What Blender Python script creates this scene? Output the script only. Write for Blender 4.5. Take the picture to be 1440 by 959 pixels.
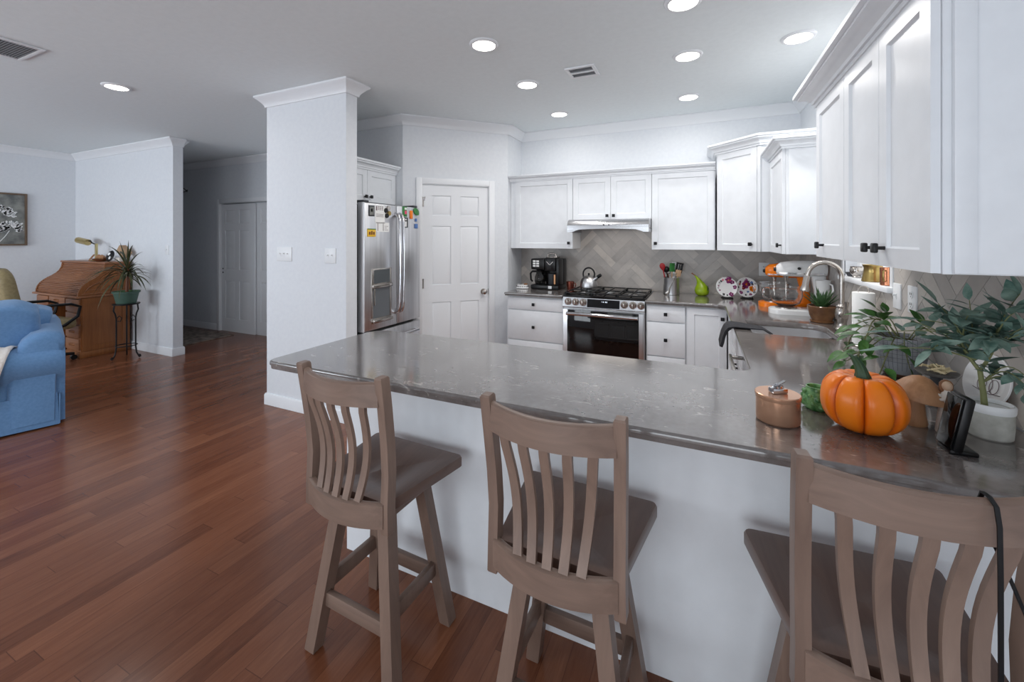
import bpy, bmesh, math, random
from math import sin, cos, pi, radians, sqrt
from mathutils import Vector, Matrix
random.seed(7)
for o in list(bpy.data.objects): bpy.data.objects.remove(o)
scn = bpy.context.scene
COL = scn.collection

# ------------------------------------------------------------------ camera
cam_d = bpy.data.cameras.new('camera'); cam = bpy.data.objects.new('camera', cam_d); COL.objects.link(cam)
cam.location = (0, 0, 1.462); cam.rotation_euler = (pi/2, 0, radians(24.28))
cam_d.sensor_fit = 'HORIZONTAL'; cam_d.sensor_width = 36; cam_d.lens = 585/1440*36
cam_d.shift_y = -(479.5-336.2)/1440; cam_d.clip_start = .05; cam_d.clip_end = 100
scn.camera = cam
# ------------------------------------------------------------------ colour management, world
vs = scn.view_settings
scn.display_settings.display_device = 'sRGB'
vs.view_transform = 'Standard'; vs.look = 'None'; vs.gamma = 1; vs.use_curve_mapping = False
vs.exposure = 0.0
W = bpy.data.worlds.new('daylight'); scn.world = W; W.use_nodes = True
bg = W.node_tree.nodes['Background']; bg.inputs[0].default_value = (.95, .98, 1, 1); bg.inputs[1].default_value = 1.1
# ------------------------------------------------------------------ window daylight
def area(name, loc, rot, sx, sy, power, color=(1, 1, 1), shape='RECTANGLE', spread=pi):
    l = bpy.data.lights.new(name, 'AREA'); l.shape = shape; l.size = sx; l.size_y = sy
    l.energy = power; l.color = color; l.spread = spread
    o = bpy.data.objects.new(name, l); COL.objects.link(o); o.location = loc; o.rotation_euler = rot
    return o
DAY = (.84, .92, 1)
area('patio_door_daylight', (-.55, -2.52, .95), (pi/2, 0, 0), 2.3, 1.75, 44, DAY)
area('dining_window_daylight', (-4.2, -2.52, 1.5), (pi/2, 0, 0), 1.8, 1.4, 40, DAY)
area('living_window_daylight', (-6.9, -2.52, 1.5), (pi/2, 0, 0), 1.8, 1.4, 85, DAY)
area('sink_window_daylight', (.955, 2.89, 1.66), (pi/2, 0, pi/2), .66, .78, .8, (.95, .97, 1))

# ------------------------------------------------------------------ materials
def mat(name, col, rough=.5, metal=0, spec=.5, trans=0, emit=0, ior=1.45, coat=0, sheen=0):
    m = bpy.data.materials.new(name); m.use_nodes = True
    b = m.node_tree.nodes['Principled BSDF']
    def s(k, v):
        if k in b.inputs: b.inputs[k].default_value = v
    c = tuple(col)+(1,)
    s('Base Color', c); s('Roughness', rough); s('Metallic', metal); s('Specular IOR Level', spec)
    s('Transmission Weight', trans); s('IOR', ior); s('Coat Weight', coat); s('Coat Roughness', .12); s('Sheen Weight', sheen)
    if emit: s('Emission Color', c); s('Emission Strength', emit)
    return m
def lin(r, g, b):
    f = lambda v: (v/255/12.92 if v/255 <= .04045 else ((v/255+.055)/1.055)**2.4)
    return (f(r), f(g), f(b))
class NT:
    def __init__(s, m): s.t = m.node_tree; s.b = s.t.nodes['Principled BSDF']
    def n(s, typ, **kw):
        x = s.t.nodes.new(typ)
        for k, v in kw.items():
            if k.startswith('i_'):
                k = k[2:]; x.inputs[int(k) if k.isdigit() else k].default_value = v
            else: setattr(x, k, v)
        return x
    def l(s, a, b): s.t.links.new(a, b)
    def math(s, op, a, b=None):
        x = s.n('ShaderNodeMath', operation=op)
        for i, v in enumerate((a, b)):
            if v is None: continue
            if isinstance(v, (int, float)): x.inputs[i].default_value = v
            else: s.l(v, x.inputs[i])
        return x.outputs[0]
    def ramp(s, fac, stops):
        r = s.n('ShaderNodeValToRGB'); e = r.color_ramp.elements
        while len(e) < len(stops): e.new(.5)
        for q, (p, c) in zip(e, stops): q.position = p; q.color = tuple(c)+(1,)
        s.l(fac, r.inputs[0]); return r.outputs[0]
    def coords(s, scale=(1, 1, 1), kind='Object', rot=(0, 0, 0)):
        tc = s.n('ShaderNodeTexCoord'); mp = s.n('ShaderNodeMapping')
        mp.inputs['Scale'].default_value = scale; mp.inputs['Rotation'].default_value = rot
        s.l(tc.outputs[kind], mp.inputs[0]); return mp.outputs[0]
    def noise(s, vec, scale, detail=4, rough=.55, out=0, dist=0):
        x = s.n('ShaderNodeTexNoise'); x.inputs['Scale'].default_value = scale
        x.inputs['Detail'].default_value = detail; x.inputs['Roughness'].default_value = rough
        x.inputs['Distortion'].default_value = dist
        s.l(vec, x.inputs['Vector']); return x.outputs[out]
    def bump(s, h, strength=.1, dist=.002):
        x = s.n('ShaderNodeBump'); x.inputs['Strength'].default_value = strength; x.inputs['Distance'].default_value = dist
        s.l(h, x.inputs['Height']); s.l(x.outputs[0], s.b.inputs['Normal'])
def noisy(name, c1, c2, scale=20, stretch=(1, 1, 1), rough=.5, detail=5, bump=0, lo=.35, hi=.65, dist=0, **kw):
    m = mat(name, c1, rough, **kw); t = NT(m); v = t.coords(stretch)
    f = t.noise(v, scale, detail, dist=dist)
    t.l(t.ramp(f, [(lo, c1), (hi, c2)]), t.b.inputs['Base Color'])
    if bump: t.bump(f, bump)
    return m
def wood(name, c1, c2, axis='z', scale=6, rough=.4, dist=1.5, coat=0):
    st = {'x': (.06, 1, 1), 'y': (1, .06, 1), 'z': (1, 1, .06)}[axis]
    m = mat(name, c1, rough, coat=coat); t = NT(m); v = t.coords(st)
    f = t.noise(v, scale*6, 6, .6, dist=dist); g = t.noise(v, scale*1.2, 3, .5, dist=.6)
    k = t.math('ADD', t.math('MULTIPLY', f, .55), t.math('MULTIPLY', g, .45))
    t.l(t.ramp(k, [(.34, c1), (.64, c2)]), t.b.inputs['Base Color'])
    t.bump(f, .06, .001); return m

M = {}
M['wall'] = noisy('wall_paint', lin(226, 229, 234), lin(230, 233, 237), 30, rough=.6)
M['ceiling'] = noisy('ceiling_paint', lin(234, 240, 242), lin(237, 243, 245), 25, rough=.8, bump=.02)
M['trim'] = mat('trim_paint', lin(238, 240, 243), .35)
M['cab'] = noisy('cabinet_paint', lin(232, 235, 239), lin(236, 239, 243), 12, rough=.3)
M['steel'] = noisy('brushed_steel', lin(205, 205, 207), lin(226, 226, 228), 40, (1, 1, .03), .33, metal=1)
M['steel_h'] = noisy('brushed_steel_level', lin(170, 170, 172), lin(198, 198, 200), 40, (.03, 1, 1), .25, metal=1)
M['chrome'] = mat('polished_chrome', lin(215, 215, 218), .1, 1)
M['nickel'] = mat('brushed_nickel', lin(188, 182, 176), .24, 1)
M['black'] = mat('black_metal', lin(24, 24, 26), .4, .3)
M['blackp'] = mat('black_plastic', lin(16, 16, 18), .3)
M['blackg'] = mat('black_glass', lin(8, 8, 9), .04, spec=.6)
M['darkgrey'] = mat('dark_grey', lin(62, 64, 68), .6)
M['glass'] = mat('clear_glass', (1, 1, 1), .02, trans=1)
M['white'] = mat('white_enamel', lin(240, 240, 240), .2)
M['whitep'] = mat('white_plastic', lin(236, 238, 240), .4)
M['orange'] = mat('orange_enamel', lin(244, 128, 18), .2)
M['brass'] = mat('brass', lin(172, 148, 92), .3, 1)
M['copper'] = mat('copper', lin(206, 138, 104), .25, 1)
M['red'] = mat('red_plastic', lin(150, 24, 30), .4)
M['blue'] = noisy('blue_slipcover', lin(98, 138, 182), lin(106, 146, 190), 60, rough=.9, bump=.06, sheen=.2)
M['cream'] = noisy('cream_knit', lin(222, 214, 206), lin(236, 230, 224), 60, rough=.95, bump=.4)
M['leather'] = noisy('tan_leather', lin(138, 122, 86), lin(152, 136, 98), 40, rough=.45, bump=.1)
M['stool'] = wood('grey_brown_stain', lin(112, 92, 82), lin(140, 117, 104), 'z', 3, .4)
M['stoolx'] = wood('grey_brown_stain_level', lin(112, 92, 82), lin(140, 117, 104), 'x', 3, .4)
M['stoolseat'] = wood('grey_brown_seat', lin(98, 78, 70), lin(122, 99, 89), 'y', 3, .3)
M['oak'] = wood('golden_oak', lin(120, 72, 38), lin(158, 100, 56), 'z', 4, .4)
M['oakx'] = wood('golden_oak_level', lin(128, 80, 52), lin(164, 112, 78), 'x', 4, .4)
M['mush'] = wood('turned_wood', lin(158, 112, 78), lin(190, 144, 106), 'z', 5, .5)
M['walnut'] = wood('red_brown_wood', lin(104, 58, 36), lin(134, 80, 52), 'z', 5, .45)
M['leafg'] = noisy('pothos_leaf', lin(44, 88, 36), lin(78, 122, 56), 30, rough=.35)
M['leafs'] = noisy('sage_leaf', lin(72, 106, 96), lin(142, 166, 154), 22, rough=.6)
M['leafa'] = noisy('aloe_leaf', lin(50, 84, 50), lin(82, 118, 72), 30, rough=.4)
M['leafd'] = noisy('dragon_tree_leaf', lin(44, 56, 34), lin(86, 84, 52), 20, rough=.5)
M['stem'] = mat('plant_stem', lin(120, 124, 84), .7)
M['soil'] = noisy('soil', lin(44, 34, 28), lin(74, 60, 48), 90, rough=1, bump=.5)
M['pumpkin'] = noisy('pumpkin_skin', lin(226, 104, 8), lin(240, 128, 20), 8, rough=.32)
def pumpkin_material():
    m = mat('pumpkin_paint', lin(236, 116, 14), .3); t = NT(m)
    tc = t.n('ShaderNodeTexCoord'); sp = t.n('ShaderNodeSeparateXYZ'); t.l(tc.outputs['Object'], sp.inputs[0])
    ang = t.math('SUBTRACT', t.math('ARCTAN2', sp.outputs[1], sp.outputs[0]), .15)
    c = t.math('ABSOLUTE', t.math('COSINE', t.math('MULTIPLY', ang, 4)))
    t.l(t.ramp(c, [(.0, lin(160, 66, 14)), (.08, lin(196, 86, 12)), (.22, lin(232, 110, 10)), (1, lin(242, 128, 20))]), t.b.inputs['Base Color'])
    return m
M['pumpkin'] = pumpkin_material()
M['sinksteel'] = mat('satin_sink_steel', lin(214, 214, 216), .42, 1)
M['grille'] = mat('grille_grey', lin(136, 138, 142), .6)
M['frame'] = wood('driftwood_frame', lin(92, 76, 62), lin(124, 104, 86), 'z', 5, .6)
M['pstem'] = mat('pumpkin_stem', lin(50, 80, 56), .5)
M['pear'] = noisy('pear_glaze', lin(132, 160, 14), lin(152, 178, 34), 10, rough=.12)
M['brownglaze'] = noisy('brown_glaze', lin(92, 62, 42), lin(140, 100, 68), 9, rough=.2)
M['paper'] = mat('paper', lin(240, 240, 238), .9)
M['towel'] = noisy('charcoal_towel', lin(44, 44, 48), lin(58, 58, 62), 80, rough=1, bump=.3)
M['lens'] = mat('lamp_lens', lin(255, 250, 240), .4, emit=9)
M['rug'] = noisy('hall_rug', lin(96, 84, 78), lin(146, 134, 124), 14, rough=1, bump=.3)
M['purple'] = mat('plum_paint', lin(132, 46, 104), .3)
M['yellow'] = mat('yellow_paint', lin(236, 190, 60), .3)
M['greenp'] = mat('green_paint', lin(60, 128, 66), .4)
M['bluep'] = mat('blue_paint', lin(84, 120, 178), .4)
M['pinkp'] = mat('pink_paint', lin(228, 70, 110), .4)
M['tan'] = mat('tan_card', lin(178, 146, 116), .8)
M['tin'] = mat('rose_copper', lin(216, 170, 140), .22, .75)
M['greencer'] = noisy('green_ceramic', lin(52, 110, 56), lin(130, 178, 116), 60, rough=.2, bump=.4)
M['pot'] = noisy('whitewashed_pot', lin(176, 176, 168), lin(206, 206, 200), 22, rough=.8, bump=.4)
M['slate'] = noisy('slate_grey', lin(92, 90, 88), lin(126, 124, 120), 30, rough=.7)
M['bone'] = mat('ivory_branch', lin(220, 204, 164), .5)
M['cloth'] = noisy('figurine_dress', lin(214, 206, 196), lin(228, 222, 214), 30, rough=.7)
M['hair'] = noisy('figurine_hair', lin(120, 82, 56), lin(150, 106, 74), 60, rough=.6)
M['mint'] = mat('green_pot', lin(70, 96, 84), .5)
M['pillow_line'] = mat('ink_line', lin(120, 104, 108), .7)

def floor_material():
    m = mat('oak_strip_floor', lin(110, 62, 42), .2, spec=.4); t = NT(m)
    tc = t.n('ShaderNodeTexCoord'); sp = t.n('ShaderNodeSeparateXYZ'); t.l(tc.outputs['Object'], sp.inputs[0])
    x, y = sp.outputs[0], sp.outputs[1]
    wv, ln = .083, .95
    rx = t.math('DIVIDE', x, wv); row = t.math('FLOOR', rx); fx = t.math('FRACT', rx)
    wn = t.n('ShaderNodeTexWhiteNoise', noise_dimensions='1D'); t.l(row, wn.inputs['W'])
    ry = t.math('ADD', t.math('DIVIDE', y, ln), t.math('MULTIPLY', wn.outputs['Value'], 7.3))
    idx = t.math('FLOOR', ry); fy = t.math('FRACT', ry)
    w2 = t.n('ShaderNodeTexWhiteNoise', noise_dimensions='2D')
    cb = t.n('ShaderNodeCombineXYZ'); t.l(row, cb.inputs[0]); t.l(idx, cb.inputs[1]); t.l(cb.outputs[0], w2.inputs['Vector'])
    rnd = w2.outputs['Value']
    # grain, shifted per board
    cg = t.n('ShaderNodeCombineXYZ'); t.l(t.math('MULTIPLY', x, 1.0), cg.inputs[0])
    t.l(t.math('MULTIPLY', y, .09), cg.inputs[1]); t.l(t.math('MULTIPLY', rnd, 37.0), cg.inputs[2])
    g = t.noise(cg.outputs[0], 26, 5, .6, dist=2.2); g2 = t.noise(cg.outputs[0], 120, 3, .6)
    gg = t.math('ADD', t.math('MULTIPLY', g, .7), t.math('MULTIPLY', g2, .3))
    k = t.math('ADD', t.math('MULTIPLY', rnd, .30), t.math('MULTIPLY', gg, .74))
    col = t.ramp(k, [(.2, lin(84, 47, 30)), (.45, lin(117, 70, 48)), (.64, lin(130, 81, 57)), (.9, lin(152, 102, 74))])
    ex = t.math('MINIMUM', fx, t.math('SUBTRACT', 1, fx)); ey = t.math('MINIMUM', fy, t.math('SUBTRACT', 1, fy))
    seam = t.math('MAXIMUM', t.math('LESS_THAN', ex, .012), t.math('LESS_THAN', ey, .0014))
    mx = t.n('ShaderNodeMix', data_type='RGBA'); t.l(t.math('MULTIPLY', seam, .55), mx.inputs[0]); t.l(col, mx.inputs[6])
    mx.inputs[7].default_value = lin(46, 22, 14)+(1,)
    t.l(mx.outputs[2], t.b.inputs['Base Color'])
    t.l(t.math('ADD', t.math('MULTIPLY', gg, .12), .15), t.b.inputs['Roughness'])
    t.bump(gg, .05, .001)
    return m
M['floor'] = floor_material()
def stone_material():
    m = mat('grey_quartz', lin(110, 104, 100), .13, spec=.8, coat=.7); t = NT(m)
    v = t.coords((1, 1, 1)); a = t.noise(v, 5, 6, .62, dist=.8); b = t.noise(v, 45, 4, .6)
    k = t.math('ADD', t.math('MULTIPLY', a, .7), t.math('MULTIPLY', b, .3))
    base = t.ramp(k, [(.3, lin(82, 76, 74)), (.5, lin(106, 100, 98)), (.7, lin(124, 119, 117))])
    v2 = t.coords((.6, 1.5, 1), rot=(0, 0, .5)); f = t.noise(v2, 26, 2, .5, dist=1.2)
    fl = t.ramp(f, [(.655, (0, 0, 0)), (.73, (1, 1, 1))])
    mx = t.n('ShaderNodeMix', data_type='RGBA'); t.l(t.math('MULTIPLY', fl, .5), mx.inputs[0]); t.l(base, mx.inputs[6])
    mx.inputs[7].default_value = lin(196, 190, 184)+(1,)
    t.l(mx.outputs[2], t.b.inputs['Base Color']); return m
M['stone'] = stone_material()
def tile_material():
    m = mat('stone_tile', lin(140, 134, 130), .3); t = NT(m)
    at = t.n('ShaderNodeAttribute', attribute_name='tint'); v = t.coords((1, 1, 1))
    f = t.noise(v, 9, 5, .6, dist=1.5)
    k = t.math('ADD', t.math('MULTIPLY', at.outputs['Fac'], .6), t.math('MULTIPLY', f, .45))
    t.l(t.ramp(k, [(.15, lin(168, 162, 158)), (.5, lin(188, 182, 177)), (.85, lin(208, 200, 192))]), t.b.inputs['Base Color'])
    return m
M['tile'] = tile_material()
M['grout'] = mat('grout', lin(178, 174, 170), .9)
def grid_pot_material():
    m = mat('grid_glaze', lin(150, 154, 160), .4); t = NT(m)
    tc = t.n('ShaderNodeTexCoord'); sp = t.n('ShaderNodeSeparateXYZ'); t.l(tc.outputs['Object'], sp.inputs[0])
    ang = t.math('ARCTAN2', sp.outputs[1], sp.outputs[0])
    fa = t.math('FRACT', t.math('MULTIPLY', ang, 34/(2*pi))); fz = t.math('FRACT', t.math('MULTIPLY', sp.outputs[2], 62))
    la = t.math('LESS_THAN', fa, .085); lz = t.math('LESS_THAN', fz, .065); up = t.math('GREATER_THAN', sp.outputs[2], .05)
    ln = t.math('MAXIMUM', la, t.math('MULTIPLY', lz, up))
    ln = t.math('MULTIPLY', ln, t.math('GREATER_THAN', sp.outputs[2], .032))
    low = t.math('LESS_THAN', sp.outputs[2], .016)
    mx = t.n('ShaderNodeMix', data_type='RGBA'); t.l(ln, mx.inputs[0]); mx.inputs[6].default_value = lin(172, 175, 181)+(1,); mx.inputs[7].default_value = lin(82, 84, 92)+(1,)
    m2 = t.n('ShaderNodeMix', data_type='RGBA'); t.l(low, m2.inputs[0]); t.l(mx.outputs[2], m2.inputs[6]); m2.inputs[7].default_value = lin(112, 76, 58)+(1,)
    t.l(m2.outputs[2], t.b.inputs['Base Color']); return m
M['gridpot'] = grid_pot_material()
M['canvas'] = noisy('painted_canvas', lin(104, 106, 106), lin(150, 152, 146), 9, rough=.8)
M['skyglass'] = mat('window_pane', (1, 1, 1), .0, trans=1, ior=1.01)

# ------------------------------------------------------------------ mesh builder
class MB:
    def __init__(s, X=None):
        s.v = []; s.f = []; s.X = X or Matrix(); s.tint = []
    def add(s, vs, fs):
        o = len(s.v); s.v += [s.X @ Vector(p) for p in vs]; s.f += [tuple(i+o for i in f) for f in fs]; return s
    def box(s, x0, x1, y0, y1, z0, z1, b=0):
        if x0 > x1: x0, x1 = x1, x0
        if y0 > y1: y0, y1 = y1, y0
        if z0 > z1: z0, z1 = z1, z0
        if b <= 0:
            vs = [(x, y, z) for z in (z0, z1) for y in (y0, y1) for x in (x0, x1)]
            return s.add(vs, [(0, 2, 3, 1), (4, 5, 7, 6), (0, 1, 5, 4), (2, 6, 7, 3), (0, 4, 6, 2), (1, 3, 7, 5)])
        b = min(b, (x1-x0)/2.01, (y1-y0)/2.01, (z1-z0)/2.01)
        bm = bmesh.new(); bmesh.ops.create_cube(bm, size=1)
        for q in bm.verts: q.co = Vector(((x0+x1)/2+q.co.x*(x1-x0), (y0+y1)/2+q.co.y*(y1-y0), (z0+z1)/2+q.co.z*(z1-z0)))
        bmesh.ops.bevel(bm, geom=list(bm.edges)+list(bm.verts), offset=b, segments=2, affect='EDGES', profile=.5)
        bm.verts.index_update()
        s.add([q.co.copy() for q in bm.verts], [[q.index for q in f.verts] for f in bm.faces]); bm.free(); return s
    def loft(s, rings, cap0=True, cap1=True, closed=True):
        n = len(rings[0]); vs = [p for r in rings for p in r]; fs = []
        for i in range(len(rings)-1):
            for j in range(n if closed else n-1):
                k = (j+1) % n
                fs.append((i*n+j, i*n+k, (i+1)*n+k, (i+1)*n+j))
        if cap0: fs.append(tuple(range(n-1, -1, -1)))
        if cap1: fs.append(tuple(range((len(rings)-1)*n, len(rings)*n)))
        return s.add(vs, fs)
    def lathe(s, prof, c=(0, 0, 0), n=32, sx=1, sy=1, wob=None):
        R = []
        for r, z in prof:
            R.append([(c[0]+r*sx*cos(2*pi*i/n)*(wob(2*pi*i/n) if wob else 1), c[1]+r*sy*sin(2*pi*i/n)*(wob(2*pi*i/n) if wob else 1), c[2]+z) for i in range(n)])
        return s.loft(R, prof[0][0] > 1e-6, prof[-1][0] > 1e-6)
    def tube(s, pts, r, n=10, closed=False, flat=1, ref=None):
        P = [Vector(p) for p in pts]; R = []
        m = len(P); pv = None
        for i in range(m):
            if closed: t = P[(i+1) % m]-P[i-1]
            else: t = P[min(i+1, m-1)]-P[max(i-1, 0)]
            t.normalize()
            a = Vector(ref) if ref else (pv if pv else (Vector((0, 0, 1)) if abs(t.z) < .9 else Vector((1, 0, 0))))
            a = a-t*a.dot(t)
            if a.length < 1e-4: a = Vector((1, 0, 0)) if abs(t.x) < .9 else Vector((0, 1, 0)); a = a-t*a.dot(t)
            a.normalize(); pv = a; b = t.cross(a)
            ri = r[i] if isinstance(r, (list, tuple)) else r
            R.append([P[i]+a*ri*cos(2*pi*k/n)+b*ri*flat*sin(2*pi*k/n) for k in range(n)])
        if closed: R.append(R[0]); return s.loft(R, False, False)
        return s.loft(R)
    def cyl(s, p, q, r0, r1=None, n=20):
        return s.tube([p, q], [r0, r0 if r1 is None else r1], n)
    def ball(s, c, r, n=20, m=12):
        if isinstance(r, (int, float)): r = (r, r, r)
        R = []
        for i in range(1, m):
            a = pi*i/m-pi/2
            R.append([(c[0]+r[0]*cos(a)*cos(2*pi*j/n), c[1]+r[1]*cos(a)*sin(2*pi*j/n), c[2]+r[2]*sin(a)) for j in range(n)])
        return s.loft(R)
    def prism(s, poly, z0, z1):
        return s.loft([[(x, y, z0) for x, y in poly], [(x, y, z1) for x, y in poly]])
    def prismx(s, poly, x0, x1):       # polygon in (y, z) pushed along x
        return s.loft([[(x0, y, z) for y, z in poly], [(x1, y, z) for y, z in poly]])
    def prismy(s, poly, y0, y1):       # polygon in (x, z) pushed along y
        return s.loft([[(x, y0, z) for x, z in poly], [(x, y1, z) for x, z in poly]])
    def sweep(s, path, prof, closed=False):   # profile (out, z), out lies right of the travel direction
        P = [Vector((p[0], p[1])) for p in path]; m = len(P); R = []
        nr = lambda a, b: Vector(((b-a).y, -(b-a).x)).normalized()
        for i in range(m):
            if closed: n1, n2 = nr(P[i-1], P[i]), nr(P[i], P[(i+1) % m])
            else:
                n1 = nr(P[i-1], P[i]) if i else nr(P[0], P[1]); n2 = nr(P[i], P[i+1]) if i < m-1 else n1
            k = (n1+n2)/max(.2, 1+n1.dot(n2))
            R.append([(P[i].x+k.x*o, P[i].y+k.y*o, z) for o, z in prof])
        if closed: R.append(R[0]); return s.loft(R, False, False)
        return s.loft(R)
    def leaf(s, base, d, L, Wd, droop=.3, n=5, fold=.15, side=None, tip=1.0, zmin=None):
        d = Vector(d).normalized(); up = Vector((0, 0, 1)); sd = Vector(side) if side else d.cross(up)
        if sd.length < 1e-3: sd = Vector((1, 0, 0))
        sd.normalize(); nu = sd.cross(d); vs = []; fs = []; p = Vector(base); q = d.copy()
        for i in range(n+1):
            t = i/n; w = Wd/2*(sin(pi*min(1, t**.75*tip)) if tip == 1 else (min(1, t*6)*(1-t)**.7))
            nn = sd.cross(q)
            vs += [p-sd*w+nn*w*fold*2, p.copy(), p+sd*w+nn*w*fold*2]
            p = p+q*(L/n); q = (q+Vector((0, 0, -droop/n))).normalized()
        if zmin is not None: vs = [Vector((p.x, p.y, max(p.z, zmin))) for p in vs]
        for i in range(n):
            a = i*3; fs += [(a, a+1, a+4, a+3), (a+1, a+2, a+5, a+4)]
        return s.add(vs, fs)

OFF = {}
def link(name, data):
    o = bpy.data.objects.new(name, data); COL.objects.link(o); return o
def tag(o, label=None, cat=None, group=None, kind=None):
    if label: o['label'] = label
    if cat: o['category'] = cat
    if group: o['group'] = group
    if kind: o['kind'] = kind
    return o
def mesh(name, mb, m, parent=None, ang=35, org=None, flat=False, double=False):
    off = OFF.get(parent.name, Vector()) if parent else (Vector(org) if org else Vector())
    me = bpy.data.meshes.new(name)
    me.from_pydata([tuple(p-off) for p in mb.v], [], mb.f); me.validate(); me.update()
    bm = bmesh.new(); bm.from_mesh(me); bmesh.ops.recalc_face_normals(bm, faces=bm.faces); bm.to_mesh(me); bm.free()
    if not flat:
        for p in me.polygons: p.use_smooth = True
        me.set_sharp_from_angle(angle=radians(ang))
    if mb.tint:
        at = me.attributes.new('tint', 'FLOAT', 'FACE')
        for i, p in enumerate(me.polygons): at.data[i].value = mb.tint[min(i, len(mb.tint)-1)]
    me.materials.append(M[m] if isinstance(m, str) else m)
    o = link(name, me)
    if parent: o.parent = parent; OFF[o.name] = off
    elif org: o.location = org; OFF[o.name] = off
    else: OFF[o.name] = off
    return o
def thing(name, label, cat, loc=(0, 0, 0), rz=0, group=None, world=True):
    o = link(name, None); o.empty_display_size = .05
    o.location = loc; o.rotation_euler = (0, 0, rz); tag(o, label, cat, group)
    OFF[o.name] = Vector(loc) if world else Vector()
    return o
def single(name, mb, m, label, cat, group=None, org=None, ang=35):
    return tag(mesh(name, mb, m, None, ang, org), label, cat, group)
def struct(name, mb, m, parent=None, ang=35):
    o = mesh(name, mb, m, parent, ang)
    if not parent: o['kind'] = 'structure'
    return o
def dup(root, loc=None, rz=None, label=None, group=None):
    r = root.copy(); COL.objects.link(r)
    if loc is not None: r.location = loc
    if rz is not None: r.rotation_euler = (0, 0, rz)
    if label: r['label'] = label
    if group: r['group'] = group
    for ch in list(root.children):
        c = ch.copy(); COL.objects.link(c); c.parent = r
        for g in list(ch.children):
            d = g.copy(); COL.objects.link(d); d.parent = c
    return r
def RZ(x, y, a, z=0): return Matrix.Translation((x, y, z)) @ Matrix.Rotation(a, 4, 'Z')
def rrect(w, d, r, n=5, cx=0, cy=0):
    P = []
    for qx, qy, a0 in ((1, 1, 0), (-1, 1, 90), (-1, -1, 180), (1, -1, 270)):
        for i in range(n+1):
            a = radians(a0+90*i/n); P.append((cx+qx*(w/2-r)+r*cos(a), cy+qy*(d/2-r)+r*sin(a)))
    return P

# ================================================================== THE ROOM
H = 2.72; XR = .85; YB = 4.60; q = sqrt(.5)
A = (-2.756, 3.404); B = (-1.95, 4.21)
struct('floor', MB().box(-8.7, 1.1, -2.8, 4.9, -.08, 0), 'floor')
struct('ceiling', MB().box(-8.7, 1.1, -2.8, 4.9, H, H+.1), 'ceiling')
struct('wall_back', MB().box(-2.05, XR+.12, YB, YB+.12, 0, H), 'wall')
struct('wall_pantry', MB().box(-2.05, -1.95, 4.215, YB, 0, H), 'wall')
DM = RZ(A[0], A[1], pi/4); DL = sqrt(2)*.806
struct('wall_pantry_diagonal', MB(DM).box(0, .194, 0, .1, 0, H).box(.919, DL, 0, .1, 0, H).box(.194, .919, 0, .1, 2.035, H), 'wall')
struct('wall_alcove_rear', MB().box(-3.38, A[0]-.001, A[1], A[1]+.1, 0, H), 'wall')
struct('wall_wing', MB().box(-3.5, -2.56, 2.47, 2.585, 0, H).box(-3.5, -3.38, 2.585, 4.15, 0, H), 'wall')
struct('wall_hall', MB().box(-8.5, -7.0, 4.15, 4.25, 0, H).box(-5.37, -3.38, 4.15, 4.25, 0, H).box(-7.0, -5.37, 4.15, 4.25, 2.035, H).box(-7.0, -5.37, 4.23, 4.25, 0, 2.035), 'wall')
struct('wall_living', MB().box(-8.5, -5.976, 2.985, 3.095, 0, H), 'wall')
struct('wall_left', MB().box(-8.62, -8.5, -2.6, 4.25, 0, H), 'wall')
wy0, wy1, wz0, wz1 = 2.585, 3.30, 1.230, 2.10
struct('wall_right', MB().box(XR, XR+.12, -2.6, wy0, 0, H).box(XR, XR+.12, wy1, YB+.12, 0, H).box(XR, XR+.12, wy0, wy1, 0, wz0-.03).box(XR, XR+.12, wy0, wy1, wz1, H), 'wall')
def hole_wall(x0, x1, holes):
    m = MB(); c = x0
    for a, b, z0, z1 in holes:
        m.box(c, a, -2.72, -2.6, 0, H)
        if z0 > 0: m.box(a, b, -2.72, -2.6, 0, z0)
        m.box(a, b, -2.72, -2.6, z1, H); c = b
    return m.box(c, x1, -2.72, -2.6, 0, H)
struct('wall_front', hole_wall(-8.62, XR+.12, [(-7.8, -6.0, .8, 2.2), (-5.1, -3.3, .8, 2.2), (-1.7, .6, .05, 2.2)]), 'wall')
def frame_rect(x0, x1, z0, z1, y, t=.06, d=.08, mull=True):
    m = MB().box(x0, x0+t, y, y+d, z0, z1).box(x1-t, x1, y, y+d, z0, z1).box(x0+t, x1-t, y, y+d, z1-t, z1).box(x0+t, x1-t, y, y+d, z0, z0+t)
    if mull: m.box((x0+x1)/2-t/2, (x0+x1)/2+t/2, y, y+d, z0+t, z1-t)
    return m
struct('window_2', frame_rect(-5.1, -3.3, .8, 2.2, -2.70), 'trim')
struct('window_3', frame_rect(-7.8, -6.0, .8, 2.2, -2.70), 'trim')
struct('door_3', frame_rect(-1.7, .6, .05, 2.2, -2.70), 'trim')
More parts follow.
